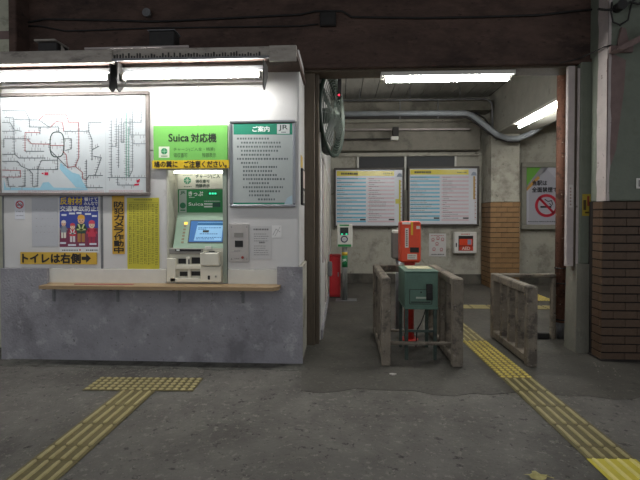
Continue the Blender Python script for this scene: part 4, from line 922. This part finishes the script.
# red extinguisher box
b0 = FL(334, 298); y_ = b0.y; xa, xb = SIDE+.022, PX(340.4, y_, 280)
t = thing('extinguisher_box', 'deep red fire extinguisher box standing against the office side wall', 'extinguisher box', ((xa+xb)/2, y_, 0))
zt = PZ(255.5, y_, 335)
bx('body', red_box, t, xa, xb, y_, y_+.25, .02, zt-.02, .008); bx('lid', red_box, t, xa-.0, xb+.008, y_-.012, y_+.26, zt-.02, zt+.01, .006); bx('door', red_box, t, xa+.015, xb-.015, y_-.01, y_, .05, zt-.05, .004); bx('plinth', dark_steel, t, xa+.01, xb-.01, y_+.01, y_+.24, 0, .02); bx('door_handle', alum, t, xb-.05, xb-.03, y_-.02, y_-.01, .4, .48, .003)
t = thing('switch_box', 'small grey switch box on the office side wall above the red box', 'switch box', (SIDE, 6.9, .7))
bx('box_body', steel, t, SIDE+.027, SIDE+.09, 6.85, 7.0, PZ(276, 6.9, 328), PZ(262, 6.9, 328), .006); bx('box_lid', grey_pl, t, SIDE+.09, SIDE+.096, 6.86, 6.99, PZ(275, 6.9, 328), PZ(263, 6.9, 328), .003)

# ---- gate barrier (U shaped)
def post(par, x0, x1, y0, y1, z, mat=gate_conc): return bx('post', mat, par, x0, x1, y0, y1, 0, z, .012)
yn = FL(386, 366.5).y; zt = PZ(277.8, yn, 386); yf = zt and None
yf = P(380, 264.2, Z=zt).y
lx0, lx1 = PX(381.8, yn, 320), PX(390.8, yn, 320); rx0, rx1 = PX(452.8, yn, 320), PX(463.6, yn, 320)
t = thing('gate_barrier', 'worn grey U-shaped ticket gate barrier around the green box', 'barrier', ((lx0+rx1)/2, (yn+yf)/2, 0))
for a, b in ((lx0, lx1), (rx0, rx1)):
    post(t, a, b, yn, yn+.09, zt); post(t, a, b, yf-.09, yf, zt-.002)
    bx('top_rail', gate_conc, t, a+.004, b-.004, yn+.085, yf-.085, zt-.085, zt-.001, .012)
    bx('bottom_rail', gate_conc, t, a+.004, b-.004, yn+.085, yf-.085, .02, .1, .01)
    for k in range(3):
        y = yn+.09+(yf-yn-.18)*(k+1)/4; bx('baluster', gate_conc, t, a+.012, b-.012, y-.03, y+.03, .1, zt-.085, .008)
bx('cross_rail', gate_conc, t, lx1, rx0, yf-.08, yf-.005, zt-.09, zt-.003, .012)
y1_, z1_ = FL(420, 349).y, .05
for py, yy, r in ((343.5, yn+.07, .018), (331, yf-.5, .016)):
    q = P(420, py, Y=yy).z; MB().tube([(lx1-.005, yy, q), (rx0+.005, yy, q+.003)], r, 8).build('tie_bar', gate_conc, t)
# right-hand barrier
yn2 = FL(530, 367.5).y; zt2 = PZ(286.5, yn2, 533); x0, x1 = PX(527.6, yn2, 330), PX(538, yn2, 330); yf2 = P(492, 272.6, Z=zt2).y
t = thing('gate_barrier', 'worn grey L-shaped gate barrier tied to the rusty pipe', 'barrier', ((x0+x1)/2, (yn2+yf2)/2, 0))
post(t, x0, x1, yn2, yn2+.09, zt2); post(t, x0, x1, yf2-.09, yf2, zt2-.002)
bx('top_rail', gate_conc, t, x0+.004, x1-.004, yn2+.085, yf2-.085, zt2-.09, zt2-.001, .012); bx('bottom_rail', gate_conc, t, x0+.004, x1-.004, yn2+.085, yf2-.085, .02, .11, .01)
for k in range(3):
    y = yn2+.09+(yf2-yn2-.18)*(k+1)/4; bx('baluster', gate_conc, t, x0+.012, x1-.012, y-.03, y+.03, .1, zt2-.085, .008)
xp = 2.595
bx('cross_rail', gate_conc, t, x1, xp, yf2-.08, yf2-.01, zt2-.05, zt2-.003, .012); bx('post', gate_conc, t, xp-.05, xp, yf2-.08, yf2-.01, 0, zt2-.05, .01)
bx('foot_rail', dark_steel, t, x1, xp-.07, yf2-.075, yf2-.015, .01, .08, .008)
# rusty pipe with clamps
xc = 2.665+.005; yp = FL(561, 338).y+.0
xc = PX(561.5, yp, 218)
t = thing('drain_pipe', 'rusty brown vertical drain pipe beside the gate post', 'pipe', (xc, yp, 0))
MB().tube([(xc, yp, .0), (xc, yp, .22)], .06, 16).build('pipe_sleeve', steel, t); MB().tube([(xc, yp, .2), (xc, yp, 4.1)], .066, 18).build('pipe_body', rust, t)
for py in (268, 283, 319):
    z = PZ(py, yp, 561); MB().ring((xc, yp, z), (0, 0, 1), .069, .008, 20, 6).build('clamp', dark_steel, t)
bx('clamp_arm', dark_steel, t, xp-.03, xc-.06, yp-.012, yp+.012, PZ(283.5, yp, 561)-.008, PZ(283.5, yp, 561)+.008); bx('clamp_arm', dark_steel, t, xp-.03, xc-.06, yp-.012, yp+.012, PZ(319, yp, 561)-.008, PZ(319, yp, 561)+.008)

# ---- green ticket collection box
leg_green = M('dark_leg_paint', '#3a4841', .6, var=.25, vs=12, spot=[('#26221f', 9, .52, .1, .7)])  # legs in a darker green than the box body
yb = FL(407, 360.5).y; 
xa, xb = PX(404.8, yb, 290), PX(438, yb, 290); z1, z0 = PZ(271, yb, 420), PZ(307.5, yb, 420); ybk = P(415, 264.6, Z=z1).y
ybk = min(ybk, yb+.5)
t = thing('ticket_box', 'weathered green metal ticket collection box on four legs', 'ticket box', ((xa+xb)/2, (yb+ybk)/2, 0))
bx('box_body', box_green, t, xa, xb, yb, ybk, z0, z1-.015, .006); lid = bx('lid', box_green, t, xa-.006, xb+.006, yb-.006, ybk+.006, z1-.015, z1, .004)
p0, p1 = P(408, 268.8, Z=z1), P(428, 266.6, Z=z1); bx('ticket_label', ink('#cfc9a6'), lid, p0.x, p1.x, p0.y, p1.y+.04, z1, z1+.004, .001)
bx('base_flange', box_green, t, xa-.004, xb+.004, yb-.004, ybk, z0-.02, z0+.004, .004)
for x in (xa+.005, xb-.04):
    for y in (yb+.01, ybk-.045): bx('leg', leg_green, t, x, x+.035, y, y+.035, 0, z0-.018, .003)
for z in (PZ(331, yb+.03, 420), ): bx('stretcher', leg_green, t, xa+.03, xb-.03, yb+.02, yb+.04, z-.012, z+.012, .002)
pb('door_gap', slot, t, 409.4, 289.4, 432.2, 304.2, yb-.003, .005, 0); dp = pb('door_plate', box_green, t, 410, 290, 431.6, 303.6, yb-.008, .01, .002)
pb('door_gap', slot, dp, 411, 301.8, 430.6, 302.6, yb-.0095, .002, 0); pb('keyhole_label', ink('#a9b3a4'), dp, 416, 297, 427, 298.6, yb-.0095, .002, 0)
lk = pb('padlock_hasp', dark_steel, t, 426.6, 284.4, 432.8, 300.4, yb-.03, .032, .005); pb('padlock', slot, lk, 427.6, 292.5, 432, 299.5, yb-.045, .016, .004)
pb('keyhole', slot, t, 420.4, 291.6, 421.8, 293, yb-.0095, .003, 0)

# ---- orange ticket machine on red pole
yo = FL(411, 341.5).y
xa, xb = PX(400.2, yo, 240), PX(421, yo, 240); z0, z1 = PZ(262.6, yo, 410), PZ(221.2, yo, 410)
t = thing('certificate_machine', 'orange-red ticket issuing machine on a red pole behind the green box', 'ticket machine', ((xa+xb)/2, yo, 0))
MB().tube([(.5*(xa+xb), yo+.1, .0), (.5*(xa+xb), yo+.1, z0)], .06, 16).build('pole', red_pole, t)
MB().tube([(.5*(xa+xb), yo+.1, .0), (.5*(xa+xb), yo+.1, .012)], .11, 20).build('base_plate', red_pole, t)
bd = bx('case', orange, t, xa, xb, yo-.005, yo+.2, z0, z1, .02)
def ob(name, mat, x0, y0, x1, y1, d=.003, par=None): return pb(name, mat, par or bd, x0, y0, x1, y1, yo-.005-d, d+.001, 0)
bx('neck', red_pole, t, xa+.06, xb-.06, yo+.04, yo+.16, z0-.03, z0+.005, .004)
s = ob('top_label', ink('#ddd4cc'), 402.2, 221.9, 410.4, 224.4); ob('yellow_tape', ink('#d6b02c'), 411, 221.8, 413, 235); ob('top_label', ink('#c23a22'), 413.4, 222, 419.8, 224.4)
ob('instruction_strip', ink('#dcd2cc'), 405, 228.2, 408.6, 247.6)
f = Flat(yo-.0092)
for k in range(8): f.rect(406, 230+k*2.1, 407.6, 231.2+k*2.1)
f.build('strip_lettering', ink('#5a4a46'), bd)
ob('ticket_outlet', slot, 410, 247.4, 419, 252.6); ob('white_label', ink('#d9d2c8'), 407.4, 254, 417, 259.4); f = Flat(yo-.0092); f.dashes(408.4, 416, 255.8, .8, .6, 1.4, .4); f.dashes(408.4, 415, 257.8, .8, .6, 1.4, .4); f.build('label_lettering', ink('#77706a'), bd)
ob('side_label', ink('#d5cfc8'), 416.4, 226, 420, 229)
# grey reader behind it
yq = yo+.42; xa, xb = PX(391.6, yq, 245), PX(403, yq, 245); z0, z1 = PZ(259, yq, 397), PZ(231.5, yq, 397)
t = thing('card_reader_post', 'grey backed card reader on a pole half hidden behind the orange machine', 'card reader', ((xa+xb)/2, yq, 0))
bx('reader_back', M('reader_grey', '#6d6b66', .5, var=.08), t, xa, xb+.05, yq, yq+.12, z0, z1, .02); bx('reader_top', offwhite, t, xa+.012, xb+.05, yq-.004, yq+.125, z1-.03, z1+.02, .012)
c = .5*(xa+xb)+.03; MB().tube([(c, yq+.06, z1+.015), (c, yq+.06, z1+.045)], .03, 12).build('signal_lamp', offwhite, t)
MB().tube([(c, yq+.06, .0), (c, yq+.06, z0+.01)], .045, 14).build('pole', steel, t); MB().tube([(c, yq+.06, .0), (c, yq+.06, .012)], .1, 16).build('base_plate', steel, t)
cb0 = P(425, 306, Y=yb+.2); tag(MB().tube([P(426, 308, Y=yb+.35), P(424, 315, Y=yb+.35), P(421, 323, Y=yb+.35), P(417, 330, Y=yb+.4), (P(416, 332, Y=yb+.45).x, yb+.45, .012)], .007, 6).build('loose_cable', dark_steel), 'thin black cable hanging under the green ticket box', 'cable')

# ---- stickers on the jamb and post, wall plate, cables at right
t = thing('jamb_sticker', 'narrow white sticker with small print on the right door jamb', 'sticker', (JX[0]+.03, 4.85, PZ(207, 4.85, 570)))
pb('sheet', ink('#c9c4c0'), t, 568.8, 184.6, 573, 207.4, 4.848, .002, 0); f = Flat(4.8472)
for k in range(6): f.rect(569.8, 187.5+k*3.2, 571.4, 189.4+k*3.2)
f.build('small_print', ink('#a08884'), t)
t = thing('post_sticker', 'small yellow warning sticker on the green gate post', 'sticker', (2.76, 4.83, PZ(216, 4.83, 586)))
pb('sheet', ink('#a8932f'), t, 582.2, 194, 590.8, 216, 4.832, .002, 0); f = Flat(4.8312); f.rect(587.2, 196, 589.4, 206); f.build('red_lettering', ink('#8a3a24'), t); f = Flat(4.8312); f.rect(583.4, 200, 586.2, 210); f.rect(585, 211.6, 589, 213.4); f.build('dark_lettering', ink('#4a3c1c'), t)
t = thing('wall_plate', 'small white plate on the green plaster at the right edge', 'plate', (3.08, 4.53, PZ(189, 4.53, 640)))
pb('plate', offwhite, t, 636.4, 178, 650, 188.6, 4.523, .01, .003); pb('plate_centre', grey_pl, t, 638.6, 180, 647.6, 186.6, 4.521, .003, 0)
# bracket
t = thing('wall_bracket', 'faded mauve steel bracket sloping out of the right pillar', 'bracket', tuple(P(625, 50, Y=4.5)))
m = MB(); p = [P(609, 53.5, Y=4.50), P(614, 50, Y=4.50), P(660, 25, Y=4.50), P(660, 30, Y=4.50), P(626, 50, Y=4.50), P(616, 54, Y=4.50)]
m.prism(p, (0, -.12, 0)); m.build('sloping_arm', pink_pl, t)
m = MB(); m.prism([P(615, 52, Y=4.53), P(628, 47, Y=4.53), P(624, 30, Y=4.53), P(620, 28, Y=4.53)], (0, -.03, 0)); m.build('gusset', pink_pl, t)
bx('wall_fixing', pink_pl, t, P(609, 50, Y=4.53).x, P(632, 50, Y=4.53).x, 4.505, 4.535, PZ(53, 4.53, 620), PZ(46, 4.53, 620), .004)
t = thing('junction_box', 'dark round junction box with looping cables at the top of the right pillar', 'junction box', tuple(P(619, 8, Y=4.5)))
c = P(619, 7, Y=4.5); MB().tube([(c.x, 4.535, c.z), (c.x, 4.45, c.z)], .045, 14).build('box_body', dark_steel, t); MB().tube([(c.x, 4.45, c.z), (c.x, 4.44, c.z)], .05, 14).build('box_lid', dark_steel, t)
MB().tube(pp([(598, 9), (606, 10), (619, 9)], 4.5), .012, 8).build('cable', dark_steel, t)
MB().tube(pp([(612, 2), (611, 12), (613, 22), (620, 25), (628, 20), (630, 10), (632, 2), (640, -4)], 4.5), .009, 6).build('cable', dark_steel, t)
MB().tube(pp([(624, 6), (630, 2), (638, 4), (648, 0)], 4.48), .012, 6).build('cable', dark_steel, t)
tag(MB().tube([P(560, 63, Y=4.84), P(578, 59, Y=4.83), P(594, 52, Y=4.66), P(604, 47, Y=4.52), P(612, 45, Y=4.52)], .007, 6).build('thin_cable', dark_steel), 'thin black cable from the beam wall across the white band to the bracket', 'cable')

# ---- litter on the floor
m = MB(); c = FL(537, 477.5)
pts = [(math.cos(a)*(.055+.025*math.sin(5*a)), math.sin(a)*(.035+.012*math.cos(4*a))) for a in [i*math.pi/9 for i in range(18)]]
ctr = m.bm.verts.new((c.x, c.y, .022)); vs = [m.bm.verts.new((c.x+x, c.y+y, .006+.008*abs(math.sin(3*x*30)))) for x, y in pts]
for i in range(18): m.bm.faces.new([ctr, vs[i], vs[(i+1) % 18]])
for p in [(0, 0)]: m.tube([(c.x+.05, c.y, .01), (c.x+.09, c.y-.01, .006)], .002, 5)
tag(m.build('fallen_leaf', leaf_m), 'pale dry leaf lying on the asphalt at the bottom edge', 'leaf')
lit = [(393, 375, .02, '#c9c5c0'), (243, 399, .018, '#c2beb6'), (389, 379, .012, '#a39d92')]
c = FL(393, 375); m = MB(); 
m.prism([(c.x+math.cos(a)*.03*(1+.4*math.sin(3*a)), c.y+math.sin(a)*.02, .012) for a in [i*math.pi/5 for i in range(10)]], (0, 0, -.008)); tag(m.build('paper_scrap', ink('#b9b4ae')), 'tiny white paper scrap on the floor in front of the barrier', 'litter')
m = MB()
for i in range(2600):
    x, y = random.uniform(-3.6, 4), random.uniform(1.6, 4.25); r = random.choice((.003, .004, .005, .007))*random.uniform(.7, 1.3)
    if i < 160: x, y = random.uniform(-3.4, -.3), random.uniform(4.02, 4.14); r *= 1.3
    if x > .2 and i <= 2480: y = random.uniform(1.6, 4.1)
    if i > 2480: x, y = random.uniform(2.1, 3.6), random.uniform(4.0, 4.5); r *= 1.4
    p = [(x+r*random.uniform(.7, 1.2)*math.cos(a), y+r*random.uniform(.7, 1.2)*math.sin(a), r*.9) for a in (0, 1.26, 2.5, 3.8, 5)]
    v = [m.bm.verts.new((q[0], q[1], 0)) for q in p]; tp = m.bm.verts.new((x, y, r*1.1))
    for k in range(5): m.bm.faces.new([v[k], v[(k+1) % 5], tp])
o = m.build('grit', stone_m); tag(o, 'loose grit and small stones scattered over the asphalt floor', 'grit', kind='stuff')
